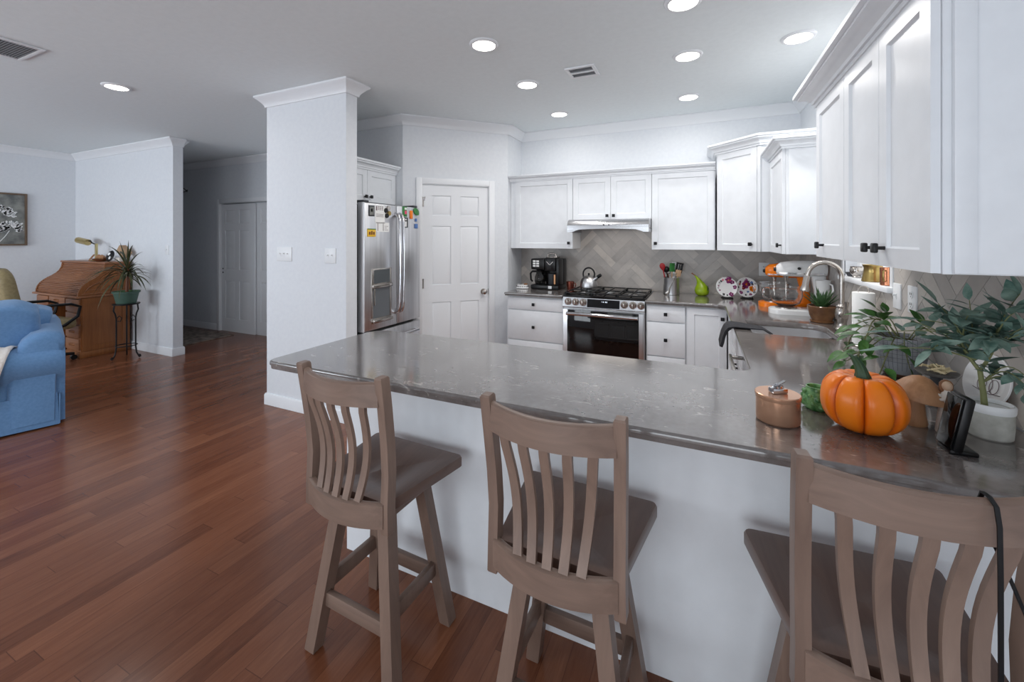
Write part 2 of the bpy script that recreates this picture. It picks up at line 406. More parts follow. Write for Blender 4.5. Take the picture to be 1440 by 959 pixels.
# crown mouldings and baseboards
CROWN = [(0, H-.095), (.012, H-.095), (.015, H-.08), (.03, H-.058), (.056, H-.03), (.07, H-.02), (.075, H-.014), (.075, H-.001), (0, H-.001)]
struct('trim_1', MB().sweep([(-5.976, 3.095), (-8.5, 3.095), (-8.5, 4.15), (-3.5, 4.15), (-3.5, 2.47), (-2.56, 2.47), (-2.56, 2.585), (-3.38, 2.585), (-3.38, 3.404), A, B, (-1.95, YB), (XR, YB), (XR, -2.6)], CROWN), 'trim')
struct('trim_2', MB().sweep([(XR, -2.6), (-8.5, -2.6), (-8.5, 2.985), (-5.976, 2.985), (-5.976, 3.095)], CROWN), 'trim')
BASE = [(0, .001), (.015, .001), (.015, .085), (.009, .1), (0, .1)]
struct('baseboard_wing', MB().sweep([(-3.5, 4.15), (-3.5, 2.47), (-2.56, 2.47), (-2.56, 2.585)], BASE), 'trim')
struct('baseboard_living', MB().sweep([(-8.5, -2.6), (-8.5, 2.985), (-5.976, 2.985), (-5.976, 3.095), (-8.48, 3.095)], BASE), 'trim')
struct('baseboard_hall', MB().sweep([(-8.48, 4.15), (-7.07, 4.15)], BASE), 'trim')
struct('baseboard_pantry', MB(DM).sweep([(.01, 0), (.14, 0)], BASE).sweep([(.985, 0), (DL, 0)], BASE), 'trim')

# panelled doors: local x along the door, front looks along -y
def panel_door(m, x0, w, h, cols, rows, t=.035, y0=.012):
    xs = [0]+[v for c in cols for v in c]+[w]; zs = [0]+[v for r in rows for v in r]+[h]
    for i in range(len(xs)-1):
        for j in range(len(zs)-1):
            a, b, c, d = x0+xs[i], x0+xs[i+1], zs[j], zs[j+1]
            if i % 2 and j % 2:
                m.box(a, b, y0+.012, y0+t, c, d)
                R = lambda e, y: [(a+e, y, c+e), (b-e, y, c+e), (b-e, y, d-e), (a+e, y, d-e)]
                m.loft([R(.004, y0+.012), R(.012, y0+.007), R(.03, y0+.003)], False, True)
            else: m.box(a, b, y0, y0+t, c, d)
    return m
def casing(m, x0, x1, z1, w=.062, d=.018):
    m.box(x0-w, x0, -d, 0, 0, z1+w, .004).box(x1, x1+w, -d, 0, 0, z1+w, .004).box(x0, x1, -d, 0, z1, z1+w, .004)
    return m.box(x0-.001, x0+.006, -.004, .1, 0, z1).box(x1-.006, x1+.001, -.004, .1, 0, z1).box(x0, x1, -.004, .1, z1-.006, z1)
ROWS = [(.2, .80), (.98, 1.60), (1.71, 1.92)]
d1 = struct('door_1', panel_door(MB(DM), .202, .709, 2.022, [(.098, .298), (.4, .604)], ROWS), 'trim')
struct('door_casing', casing(MB(DM), .194, .919, 2.035), 'trim', d1)
kb = MB(DM @ Matrix.Translation((.858, .012, .89)))
kb.cyl((0, 0, 0), (0, -.008, 0), .032, .03).tube([(0, -.006, 0), (0, -.03, 0), (0, -.038, 0), (0, -.05, 0), (0, -.062, 0), (0, -.068, 0)], [.012, .011, .022, .029, .024, .008], 18)
struct('door_knob', kb, 'nickel', d1)
for z in (.25, 1.0, 1.85):
    struct('hinge', MB(DM).cyl((.199, .003, z-.05), (.199, .003, z+.05), .008, n=10).box(.196, .214, .004, .0115, z-.05, z+.05), 'nickel', d1)
struct('hook_latch', MB(DM).box(.203, .226, .002, .0115, 1.865, 1.895, .003).tube([(.215, .0, 1.89), (.222, -.02, 1.885), (.218, -.03, 1.9)], .005, 8), 'chrome', d1)
struct('latch_plate', MB(DM).box(.912, .9185, .002, .012, .86, .92), 'black', d1)
for i, x0 in enumerate((-6.988, -6.172)):
    y0 = 4.17 if i == 0 else 4.195
    dd = struct('door_2' if i == 0 else 'door_4', panel_door(MB(Matrix.Translation((0, y0, 0))), x0, .80, 2.01, [(.09, .33), (.43, .68)], ROWS, .03, 0), 'trim')
    if i == 0:
        struct('door_casing', casing(MB(Matrix.Translation((0, 4.15, 0))), -7.0, -5.37, 2.035), 'trim', dd)
        struct('finger_pull', MB().cyl((-6.955, y0-.003, .93), (-6.955, y0+.001, .93), .012, n=12).cyl((-6.955, y0-.003, .99), (-6.955, y0+.001, .99), .012, n=12), 'black', dd)
# sink window
w1 = struct('window_1', MB().box(XR+.06, XR+.10, wy0, wy0+.045, wz0, wz1).box(XR+.06, XR+.10, wy1-.045, wy1, wz0, wz1).box(XR+.06, XR+.10, wy0+.045, wy1-.045, wz1-.045, wz1).box(XR+.06, XR+.10, wy0+.045, wy1-.045, wz0, wz0+.045).box(XR+.065, XR+.095, wy0+.045, wy1-.045, 1.64, 1.67), 'trim')
struct('window_pane', MB().box(XR+.078, XR+.082, wy0+.03, wy1-.03, wz0+.03, wz1-.03), 'skyglass', w1)
struct('window_sill', MB().box(XR-.034, XR+.06, 2.552, 3.335, wz0-.028, wz0, .005).box(XR-.012, XR-.006, wy0-.03, wy0, wz0, wz1).box(XR-.012, XR-.006, wy1, wy1+.035, wz0, wz1), 'trim', w1)

# herringbone backsplash: 30 x 7.3 cm stone tiles laid at 45 degrees
def clip(poly, f):
    out = []
    for i in range(len(poly)):
        a, b = poly[i-1], poly[i]; fa, fb = f(a), f(b)
        if (fa >= 0) != (fb >= 0):
            t = fa/(fa-fb); out.append((a[0]+(b[0]-a[0])*t, a[1]+(b[1]-a[1])*t))
        if fb >= 0: out.append(b)
    return out
def herringbone(rects, u_off=0, wt=.073, k=4, g=.0016):
    """rects in (u, z); returns [(poly, tint)]"""
    T = []; res = []; N = 34
    for b in range(-N, N):
        for mm in range(-6, 7):
            x = b+2*k*mm
            T.append((x, b, x+k, b+1)); T.append((b, b-2*k+1+2*k*mm, b+1, b-k+1+2*k*mm))
    for (x0, y0, x1, y1) in T:
        P = [(x0*wt+g, y0*wt+g), (x1*wt-g, y0*wt+g), (x1*wt-g, y1*wt-g), (x0*wt+g, y1*wt-g)]
        P = [((x-y)*q+u_off, (x+y)*q+1.1) for x, y in P]
        tn = random.random()
        for (u0, u1, z0, z1) in rects:
            c = P
            for f in (lambda p: p[0]-u0, lambda p: u1-p[0], lambda p: p[1]-z0, lambda p: z1-p[1]):
                if c: c = clip(c, f)
            if len(c) >= 3:
                ar = abs(sum(c[i-1][0]*c[i][1]-c[i][0]*c[i-1][1] for i in range(len(c))))/2
                if ar > 2e-5: res.append((c, tn))
    return res
def splash(name, rects, place, u_off):
    m = MB()
    for poly, tn in herringbone(rects, u_off):
        nf = len(m.f); m.loft([[place(u, z, 0) for u, z in poly], [place(u, z, .006) for u, z in poly]], False, True)
        m.tint += [tn]*(len(m.f)-nf)
    o = struct(name, m, 'tile')
    gm = MB()
    for u0, u1, z0, z1 in rects:
        P = [(u0, z0), (u1, z0), (u1, z1), (u0, z1)]
        gm.loft([[place(u, z, -.001) for u, z in P], [place(u, z, .0045) for u, z in P]])
    struct('grout', gm, 'grout', o)
splash('trim_3', [(-1.948, -1.223, .915, 1.365), (-1.223, -.428, .915, 1.67), (-.428, .842, .915, 1.365)], lambda u, z, t: (u, YB-.001-t, z), -.83)
splash('trim_4', [(1.1, 2.552, .915, 1.38), (2.552, 3.335, .915, wz0-.03), (3.335, YB-.01, .915, 1.365)], lambda u, z, t: (XR-.001-t, u, z), 2.9)

# ================================================================== KITCHEN CABINETS
def knob(m, x, y, z):
    m.cyl((x, y+.002, z), (x, y-.02, z), .006, .005, 10); m.box(x-.015, x+.015, y-.032, y-.019, z-.015, z+.015, .004)
    return m
def shaker(X, x0, x1, z0, z1, y, parent, kx=None, kz=None, name='door', fw=.055, flat=False):
    m = MB(X); g = .0015; x0 += g; x1 -= g; z0 += g; z1 -= g
    if flat: m.box(x0, x1, y, y+.019, z0, z1, .002)
    else:
        m.box(x0, x0+fw, y, y+.019, z0, z1).box(x1-fw, x1, y, y+.019, z0, z1).box(x0+fw, x1-fw, y, y+.019, z0, z0+fw).box(x0+fw, x1-fw, y, y+.019, z1-fw, z1)
        R = lambda e, yy: [(x0+fw+e, yy, z0+fw+e), (x1-fw-e, yy, z0+fw+e), (x1-fw-e, yy, z1-fw-e), (x0+fw+e, yy, z1-fw-e)]
        m.loft([R(0, y+.0005), R(.006, y+.009), R(.006, y+.018)], False, False)
        m.box(x0+fw, x1-fw, y+.009, y+.018, z0+fw, z1-fw)
    o = mesh(name, m, 'cab', parent)
    if kx is not None: mesh('knob', knob(MB(X), kx, y, kz), 'black', o)
    return o
def crown_prof(z, hgt=.075, out=.065):
    return [(0, z), (.010, z), (.010, z+hgt*.2), (.019, z+hgt*.2), (.021, z+hgt*.36), (out*.42, z+hgt*.5), (out*.62, z+hgt*.6), (out*.80, z+hgt*.64), (out*.80, z+hgt*.76), (out, z+hgt*.80), (out, z+hgt), (0, z+hgt)]
I = Matrix()
UC = 'white wall cabinets'; BC = 'white base cabinets'
# wall cabinets on the back wall
def wall_cab(x0, x1, z0, z1, doors, label, crown_path, fill=0):
    t = thing('wall_cabinet', label, 'cabinet', ((x0+x1)/2, YB, z0), group=UC)
    mesh('carcass', MB().box(x0, x1, 4.29, YB-.008, z0, z1), 'cab', t)
    for a, b, kx, kz in doors: shaker(I, a, b, z0, z1, 4.27, t, kx, kz)
    mesh('crown_moulding', MB().sweep(crown_path, crown_prof(z1-.005, .068)), 'cab', t, 18)
    return t
wall_cab(-1.947, -1.223, 1.36, 2.105, [(-1.885, -1.223, -1.262, 1.42)], 'single-door white wall cabinet above the black coffee maker', [(-1.947, 4.27), (-1.2225, 4.27)])
wall_cab(-1.2215, -.4295, 1.662, 2.105, [(-1.2215, -.8255, -.858, 1.70), (-.8255, -.4295, -.793, 1.70)], 'short two-door white wall cabinet above the range hood', [(-1.222, 4.27), (-.429, 4.27)])
wall_cab(-.428, .131, 1.36, 2.105, [(-.428, .125, -.392, 1.42)], 'single-door white wall cabinet just right of the range hood', [(-.4285, 4.27), (.131, 4.27)])
# taller diagonal corner cabinet
t = thing('corner_wall_cabinet', 'tall diagonal white corner wall cabinet above the floral plates', 'cabinet', (.5, 4.2, 1.36), group=UC)
CP = [(.135, YB-.008), (.135, 4.19), (.445, 3.88), (XR-.008, 3.88), (XR-.008, YB-.008)]
mesh('carcass', MB().prism([(.148, YB-.008), (.148, 4.203), (.458, 3.893), (XR-.008, 3.893), (XR-.008, YB-.008)], 1.36, 2.225), 'cab', t)
CX = RZ(.135, 4.19, -pi/4); cl = .31*sqrt(2)
shaker(CX, .01, cl-.03, 1.36, 2.225, 0, t, cl-.075, 1.42)
mesh('face_stile', MB(CX).box(cl-.029, cl, .001, .02, 1.36, 2.225, .002), 'cab', t)
mesh('crown_moulding', MB().sweep([(.135, YB-.009), (.135, 4.19), (.445, 3.88), (XR-.01, 3.88)], crown_prof(2.22, .085, .07)), 'cab', t, 18)
# wall cabinets on the right wall: local x runs towards the camera
RX = lambda y: RZ(.51, y, -pi/2)
t = thing('wall_cabinet', 'narrow white wall cabinet left of the sink window', 'cabinet', (.68, 3.6, 1.36), group=UC)
mesh('carcass', MB().box(.53, XR-.008, 3.31, 3.876, 1.36, 2.075), 'cab', t)
shaker(RX(3.876), 0, .555, 1.36, 2.075, 0, t, .515, 1.42)
mesh('end_panel', MB().box(.545, XR-.01, 3.302, 3.31, 1.362, 2.07, .002), 'cab', t)
mesh('crown_moulding', MB().sweep([(.51, 3.874), (.51, 3.302), (XR-.01, 3.302)], crown_prof(2.07, .075)), 'cab', t, 18)
t = thing('wall_cabinet', 'three-door white wall cabinet nearest the viewer, over the leafy potted plants', 'cabinet', (.68, 1.9, 1.378), group=UC)
mesh('carcass', MB().box(.53, XR-.008, 1.33, 2.42, 1.378, 2.10), 'cab', t)
for a, b, kx in ((0, .42, .125), (.42, .765, .725), (.765, 1.085, .81)): shaker(RX(2.42), a, b, 1.378, 2.10, 0, t, kx, 1.435)
mesh('end_panel', MB().box(.548, XR-.01, 1.319, 1.33, 1.38, 2.10, .002).box(.545, .585, 1.315, 1.33, 1.38, 2.10, .002), 'cab', t)
mesh('crown_moulding', MB().sweep([(XR-.01, 2.43), (.515, 2.43), (.515, 1.315), (XR-.01, 1.315)], crown_prof(2.095, .085, .085)), 'cab', t, 18)
# cabinet over the fridge, facing +x
t = thing('wall_cabinet', 'two-door white cabinet above the stainless refrigerator', 'cabinet', (-3.1, 3.0, 1.81), group=UC)
mesh('carcass', MB().box(-3.372, -2.862, 2.60, 3.398, 1.81, 2.115), 'cab', t)
FX = RZ(-2.842, 2.60, pi/2)
shaker(FX, 0, .40, 1.81, 2.115, 0, t, .365, 1.86); shaker(FX, .40, .798, 1.81, 2.115, 0, t, .432, 1.86)
mesh('crown_moulding', MB().sweep([(-2.842, 2.59), (-2.842, 3.40)], crown_prof(2.11, .085, .07)), 'cab', t, 18)

# base cabinets
def base_cab(X, w, label, fronts, loc, rz_depth=.62):
    t = thing('base_cabinet', label, 'cabinet', loc, group=BC)
    m = MB(X).box(0, w, .02, rz_depth, .1, .878).box(.002, w-.002, .08, rz_depth-.02, 0.0, .1)
    mesh('carcass', m, 'cab', t)
    for kind, a, b, z0, z1, kx, kz in fronts: shaker(X, a, b, z0, z1, 0, t, kx, kz, kind, flat=(kind == 'drawer'))
    return t
base_cab(RZ(-1.83, 3.92, 0), .612, 'white three-drawer base cabinet left of the range',
         [('drawer', .02, .612, .742, .868, .305, .803), ('drawer', .02, .612, .434, .736, .305, .575), ('drawer', .02, .612, .12, .428, .305, .27)], (-1.52, 4.25, 0))
base_cab(RZ(-.442, 3.92, 0), .33, 'narrow white drawer base cabinet right of the range',
         [('drawer', .006, .326, .726, .868, .168, .797), ('drawer', .006, .326, .42, .72, .168, .57), ('drawer', .006, .326, .12, .414, .168, .27)], (-.28, 4.25, 0))
base_cab(RZ(-.11, 3.92, 0), .32, 'single-door white base cabinet in the corner by the charcoal towel',
         [('door', .01, .318, .12, .868, .285, .79)], (.05, 4.25, 0))
base_cab(RZ(.215, 3.90, -pi/2), .449, 'white base cabinet around the corner, left of the sink cabinet',
         [('door', .03, .445, .12, .868, .40, .79)], (.5, 3.68, 0), .62)
t = thing('base_cabinet', 'white sink base cabinet under the charcoal towel', 'cabinet', (.5, 2.98, 0), group=BC)
SX = RZ(.215, 3.45, -pi/2)
mesh('carcass', MB(SX).box(0, .018, .02, .62, .1, .878).box(.93, .948, .02, .62, .1, .878).box(0.018, .93, .605, .62, .1, .878).box(.018, .93, .02, .605, .1, .118).box(.002, .946, .08, .6, 0, .1).box(.018, .93, .02, .04, .68, .878), 'cab', t)
shaker(SX, .003, .945, .72, .868, 0, t, None, None, 'drawer', flat=True)
shaker(SX, .003, .474, .12, .714, 0, t, .43, .66); shaker(SX, .474, .945, .12, .714, 0, t, .52, .66)
# dishwasher
t = thing('dishwasher', 'stainless dishwasher between the sink cabinet and the peninsula', 'dishwasher', (.5, 2.2, 0))
mesh('tub', MB().box(.235, .83, 1.93, 2.498, .1, .874).box(.28, .80, 1.94, 2.49, 0, .1), 'darkgrey', t)
mesh('door', MB().box(.205, .232, 1.96, 2.494, .11, .872, .004), 'steel_h', t)
mesh('handle', MB().box(.145, .205, 2.462, 2.484, .832, .848, .003).box(.145, .205, 1.98, 2.0, .832, .848, .003).box(.14, .156, 1.97, 2.49, .826, .854, .005), 'nickel', t)
# peninsula
t = thing('peninsula_cabinet', 'long white panelled peninsula base behind the bar stools', 'cabinet', (-.35, 1.7, 0))
mesh('back_panel', MB().box(-1.52, XR-.01, 1.472, 1.49, .0, .878), 'cab', t)
mesh('carcass', MB().box(-1.50, .84, 1.49, 1.90, .1, .878).box(-1.48, .83, 1.5, 1.85, 0, .1), 'cab', t)
mesh('end_panel', MB().box(-1.522, -1.50, 1.476, 1.92, 0, .878, .002), 'cab', t)
for a, b in ((-1.49, -.95), (-.95, -.41), (-.41, .13)):
    shaker(RZ(b, 1.92, pi), 0, b-a, .72, .868, 0, t, (b-a)/2, .79, 'drawer', flat=True); shaker(RZ(b, 1.92, pi), 0, b-a, .12, .714, 0, t, .05, .66)

# ------------------------------------------------------------------ countertops
def inset(P, e):
    n = len(P); out = []
    for i in range(n):
        a, b, c = Vector(P[i-1]), Vector(P[i]), Vector(P[(i+1) % n])
        d1 = (b-a).normalized(); d2 = (c-b).normalized()
        n1 = Vector((-d1.y, d1.x)); n2 = Vector((-d2.y, d2.x)); k = (n1+n2)/max(.25, 1+n1.dot(n2))
        out.append((b.x+k.x*e, b.y+k.y*e))
    return out
def area2(P): return sum(P[i-1][0]*P[i][1]-P[i][0]*P[i-1][1] for i in range(len(P)))
def slab(outer, hole=None, z0=.879, z1=.914):
    if area2(outer) < 0: outer = outer[::-1]
    prof = [(.007, z1), (.0015, z1-.003), (0, z1-.009), (0, z1-.018), (.005, z1-.021), (.006, z0)]
    rings = [[(x, y, z) for x, y in inset(outer, e)] for e, z in prof]
    m = MB(); m.loft(rings, False, False)
    hr = None
    if hole:
        if area2(hole) > 0: hole = hole[::-1]
        hr = [[(x, y, z) for x, y in inset(hole, e)] for e, z in [(.004, z1), (0, z1-.005), (0, z0)]]
        m.loft(hr, False, False)
    for k in (0, -1):
        bm = bmesh.new()
        def loop(R):
            vs = [bm.verts.new(p) for p in R]
            return [bm.edges.new((vs[i-1], vs[i])) for i in range(len(vs))]
        es = loop(rings[k])
        if hr: es += loop(hr[k])
        bmesh.ops.triangle_fill(bm, use_beauty=True, use_dissolve=False, edges=es)
        bm.verts.index_update(); m.add([v.co.copy() for v in bm.verts], [[v.index for v in f.verts] for f in bm.faces]); bm.free()
    return m
def arc(cx, cy, r, a0, a1, n=6): return [(cx+r*cos(radians(a0+(a1-a0)*i/n)), cy+r*sin(radians(a0+(a1-a0)*i/n))) for i in range(n+1)]
outer = [(-.446, YB-.009), (-.446, 3.893), (.09, 3.893)]+arc(.09, 3.793, .1, 90, 0, 4)[1:]+[(.19, 2.03)]+arc(.13, 2.035, .06, 0, -90, 4)[1:]
outer += arc(-1.68, 1.865, .11, 90, 180, 7)+arc(-1.745, 1.3, .045, 180, 270, 5)+[(.30, 1.253)]+[(XR-.009, 1.245), (XR-.009, YB-.009)]
outer[outer.index((-.446, 3.893))] = (-.446, 3.893)
sink_hole = [(.285, 3.245), (.285, 2.80)]+[(.715, 2.80)]+arc(.595, 3.125, .12, 0, 90, 6)
single('countertop', slab(outer, sink_hole), 'stone', 'U-shaped grey quartz countertop running over the peninsula and around the sink', 'countertop', ang=50)
single('countertop', slab([(-1.845, YB-.009), (-1.845, 3.893), (-1.220, 3.893), (-1.220, YB-.009)]), 'stone', 'short grey quartz countertop under the coffee maker, left of the range', 'countertop', ang=50)
# sink
t = thing('kitchen_sink', 'undermount stainless sink set into the counter below the window', 'sink', (.5, 3.02, .735))
def bowl(x0, x1, y0, y1, z0, r):
    P = lambda e, z: [(x, y, z) for x, y in rrect(x1-x0-2*e, y1-y0-2*e, max(.01, r-e), 5, (x0+x1)/2, (y0+y1)/2)]
    return MB().loft([P(-.012, .8775), P(0, .8775), P(.004, z0+.02), P(.02, z0)], False, True)
mesh('basin', bowl(.288, .712, 2.985, 3.242, .735, .07), 'sinksteel', t)
mesh('basin', bowl(.288, .712, 2.803, 2.965, .745, .06), 'sinksteel', t)
mesh('divider', MB().box(.30, .70, 2.966, 2.984, .75, .868, .006), 'sinksteel', t)
mesh('drain', MB().lathe([(.001, .738), (.035, .738), (.04, .742), (.042, .736)], (.5, 3.11, 0), 20), 'nickel', t)
# faucet
fx, fy = .775, 3.08
t = thing('faucet', 'brushed nickel gooseneck faucet behind the sink', 'faucet', (fx, fy, .914))
mesh('body', MB().lathe([(.03, .0), (.034, .004), (.034, .012), (.027, .02), (.024, .045), (.026, .06), (.031, .075), (.034, .1), (.031, .125), (.026, .135), (.028, .145), (.022, .152), (.018, .16)], (fx, fy, .914), 24), 'nickel', t)
pts = [(fx, fy, 1.06), (fx, fy, 1.2)]+[(fx-.085+.085*cos(a), fy, 1.235+.085*sin(a)) for a in [radians(k) for k in range(0, 171, 12)]]
e = pts[-1]
mesh('spout', MB().tube(pts+[(e[0]-.004, fy, e[2]-.02)], .0135, 14), 'nickel', t)
mesh('spray_head', MB().tube([(e[0]-.003, fy, e[2]-.015), (e[0]-.006, fy, e[2]-.03), (e[0]-.012, fy, e[2]-.075), (e[0]-.016, fy, e[2]-.1), (e[0]-.0165, fy, e[2]-.112)], [.0145, .018, .019, .026, .024], 18), 'nickel', t)
mesh('lever', MB().cyl((fx, fy-.02, 1.01), (fx, fy-.055, 1.01), .02, .018).tube([(fx, fy-.045, 1.012), (fx+.004, fy-.062, 1.04), (fx+.006, fy-.07, 1.075), (fx+.006, fy-.072, 1.095)], [.008, .007, .009, .011], 12), 'nickel', t)

# ================================================================== APPLIANCES
t = thing('range', 'stainless gas range with black oven door below the hood', 'stove', (-.8335, 4.25, 0))
mesh('body', MB().box(-1.216, -.451, 3.925, 4.588, .06, .905).box(-1.19, -.48, 3.97, 4.55, 0, .06), 'steel', t)
mesh('cooktop', MB().box(-1.22, -.448, 3.915, 4.588, .905, .921, .006), 'blackg', t)
for i in range(3):
    x0 = -1.205+i*.25; x1 = x0+.243; m = MB(); zz = .943
    for a, b in (((x0, 3.95), (x1, 3.95)), ((x0, 4.55), (x1, 4.55)), ((x0, 3.95), (x0, 4.55)), ((x1, 3.95), (x1, 4.55)), ((x0, 4.25), (x1, 4.25)), (((x0+x1)/2, 3.95), ((x0+x1)/2, 4.55))):
        m.box(min(a[0], b[0])-.006, max(a[0], b[0])+.006, min(a[1], b[1])-.006, max(a[1], b[1])+.006, zz-.012, zz, .003)
    for x in (x0+.001, x1-.001):
        for y in (3.952, 4.548): m.box(x-.007, x+.007, y-.007, y+.007, .920, zz-.011)
    mesh('grate', m, 'black', t)
for x, y, r in ((-1.08, 4.08, .045), (-1.08, 4.42, .035), (-.83, 4.25, .05), (-.58, 4.08, .045), (-.58, 4.42, .035)):
    mesh('burner', MB().lathe([(r, 0), (r, .008), (r*.8, .012), (0, .012)], (x, y, .9205), 20), 'steel', t)
cp = mesh('control_panel', MB().prismx([(3.925, .798), (3.898, .80), (3.892, .81), (3.908, .9), (3.925, .906)], -1.216, -.451), 'steel_h', t)
mesh('display', MB().prismx([(3.896, .815), (3.891, .816), (3.905, .892), (3.912, .892)], -.975, -.672), 'blackg', t)
m = MB()
for k, x in enumerate((-.838, -.826, -.806, -.794)): m.box(x, x+(.003 if k in (0,) else .008), 3.8985, 3.9, .866, .878)
mesh('clock_digits', m, mat('clock_glow', lin(210, 220, 230), .4, emit=.6), t)
for x in (-1.162, -1.088, -1.014, -.629, -.553, -.482):
    m = MB(); m.cyl((x, 3.904, .858), (x, 3.894, .857), .034, .034, 24).cyl((x, 3.896, .857), (x, 3.866, .853), .027, .024, 24).box(x-.005, x+.005, 3.858, 3.868, .833, .875, .002)
    mesh('knob', m, 'nickel', t)
dr = mesh('oven_door', MB().box(-1.212, -.455, 3.888, 3.922, .24, .788, .004), 'steel', t)
mesh('door_glass', MB().box(-1.168, -.5, 3.8835, 3.8885, .27, .785, .002), 'blackg', dr)
mesh('handle', MB().tube([(-1.165, 3.842, .752), (-.503, 3.842, .752)], .0165, 14).box(-1.15, -1.125, 3.842, 3.89, .742, .762, .004).box(-.545, -.52, 3.842, 3.89, .742, .762, .004), 'chrome', dr)
mesh('drawer', MB().box(-1.212, -.455, 3.89, 3.922, .075, .23, .004), 'steel_h', t)
# hood
t = thing('range_hood', 'slim stainless range hood over the stove', 'range hood', (-.82, 4.3, 1.53))
mesh('canopy', MB().prismx([(4.588, 1.657), (4.10, 1.657), (4.062, 1.635), (4.05, 1.615), (4.05, 1.578), (4.07, 1.572), (4.588, 1.562)], -1.216, -.432), 'steel_h', t)
ap = [(-1.216, 1.60)]+[(-1.216, 1.532), (-1.17, 1.532)]+[(-1.10+i*.055, 1.556+.008*sin(pi*i/10)) for i in range(11)]+[(-.478, 1.532), (-.432, 1.532), (-.432, 1.60)]
mesh('front_lip', MB().prismy(ap, 4.049, 4.066), 'steel_h', t)
mesh('side_skirt', MB().box(-1.216, -1.206, 4.067, 4.588, 1.532, 1.563).box(-.442, -.432, 4.067, 4.588, 1.532, 1.563), 'steel_h', t)
l = bpy.data.lights.new('added_hood_lamp', 'AREA'); l.size = .5; l.size_y = .3; l.shape = 'RECTANGLE'; l.energy = .7; l.color = (1, .94, .86)  # unseen lamp, added to match the lighter tile behind the range
hl = link('added_hood_lamp', l); hl.location = (0, 0, .028); hl.parent = t
for x in (-.85, -.80): mesh('button', MB().cyl((x, 4.0505, 1.6), (x, 4.044, 1.6), .007, n=10), 'black', t)
# refrigerator, facing +x : local x = world y, front -y = world +x
t = thing('refrigerator', 'stainless french-door refrigerator covered with magnets', 'refrigerator', (-2.95, 2.99, 0))
mesh('cabinet_body', MB().box(-3.35, -2.605, 2.622, 3.372, .03, 1.755, .006).box(-3.3, -2.65, 2.64, 3.35, 0, .03), 'darkgrey', t)
def fdoor(y0, y1, z0, z1, nm='door'):
    R = lambda x, e: [(x, y0+e, z0+e), (x, y1-e, z0+e), (x, y1-e, z1-e), (x, y0+e, z1-e)]
    m = MB().loft([R(-2.588, .004), R(-2.586, 0), R(-2.53, 0), R(-2.518, .004), R(-2.513, .014)])
    return mesh(nm, m, 'steel', t)
dl = fdoor(2.62, 3.018, .69, 1.768); drr = fdoor(3.023, 3.374, .69, 1.768); dz = fdoor(2.62, 3.374, .06, .672, 'freezer_drawer')
mesh('gasket', MB().box(-2.604, -2.589, 2.63, 3.364, .07, 1.75), 'black', t)
for yy in (2.64, 3.30): mesh('hinge_cap', MB().box(-2.68, -2.54, yy, yy+.06, 1.769, 1.79, .006), 'darkgrey', t)
def hnd(y): return MB().tube([(-2.515, y, .80), (-2.48, y, .815)]+[(-2.468-.0*i+.016*sin(pi*i/12), y, .84+.81*i/12) for i in range(13)]+[(-2.48, y, 1.675), (-2.515, y, 1.69)], .017, 12, flat=.75)
mesh('handle', hnd(2.998), 'chrome', dl); mesh('handle', hnd(3.048), 'chrome', drr)
mesh('handle', MB().tube([(-2.515, 2.70, .60)]+[(-2.455, 2.74+.52*i/8, .60) for i in range(9)]+[(-2.515, 3.30, .60)], .014, 12), 'chrome', dz)
ds = mesh('ice_dispenser', MB().box(-2.5145, -2.506, 2.694, 2.945, .745, .79, .003).box(-2.5145, -2.506, 2.694, 2.715, .79, 1.21, .003).box(-2.5145, -2.506, 2.924, 2.945, .79, 1.21, .003).box(-2.5145, -2.506, 2.715, 2.924, 1.06, 1.21, .003).box(-2.5145, -2.49, 2.70, 2.94, 1.045, 1.075, .004), 'nickel', dl)
mesh('dispenser_recess', MB().box(-2.5142, -2.511, 2.716, 2.923, .79, 1.044), mat('dispenser_grey', lin(122, 126, 130), .35, .6), dl)
mesh('dispenser_paddle', MB().box(-2.5105, -2.504, 2.725, 2.74, .90, 1.04, .002).box(-2.5105, -2.48, 2.70, 2.94, .752, .782, .006), 'nickel', dl)
mesh('touch_panel', MB().box(-2.5055, -2.5045, 2.722, 2.918, 1.085, 1.2), mat('panel_grey', lin(110, 116, 120), .2, .5), dl)
# magnets and papers on the fridge: u = world y, z
def mag(name, label, cat, y0, y1, z0, z1, m, extra=None, d=.006, b=.001):
    x = -2.5128; t = thing(name, label, cat, (x, (y0+y1)/2, z0), group='magnets and notes on the fridge')
    mesh('backing', MB().box(x, x+d, y0, y1, z0, z1, b), m, t)
    for nm, mm, rects in (extra or []):
        k = MB()
        for a, bb, c, e in rects: k.box(x+d, x+d+.0012, y0+(y1-y0)*a, y0+(y1-y0)*bb, z0+(z1-z0)*c, z0+(z1-z0)*e)
        mesh(nm, k, mm, t)
    return t
mag('photo_magnet', 'dark framed photo magnet at the top left of the fridge door', 'magnet', 2.664, 2.73, 1.655, 1.745, 'darkgrey', [('photo', 'canvas', [(.15, .85, .12, .88)]), ('bird', 'white', [(.35, .65, .4, .7)])])
mag('note', 'large white note with grey writing, top of the left fridge door', 'note', 2.742, 2.862, 1.60, 1.752, 'paper', [('writing', 'pillow_line', [(.08, .2, .7, .95)]+[(.28+.2*i, .42+.2*i, .74+.06*j, .77+.06*j) for i in range(3) for j in range(4)]+[(.1, .85, .5-.05*j, .515-.05*j) for j in range(4)])], .0015, 0)
t = thing('round_magnets', 'cluster of dark round magnets beside the white note on the fridge', 'magnet', (-2.5128, 2.89, 1.66), group='magnets and notes on the fridge')
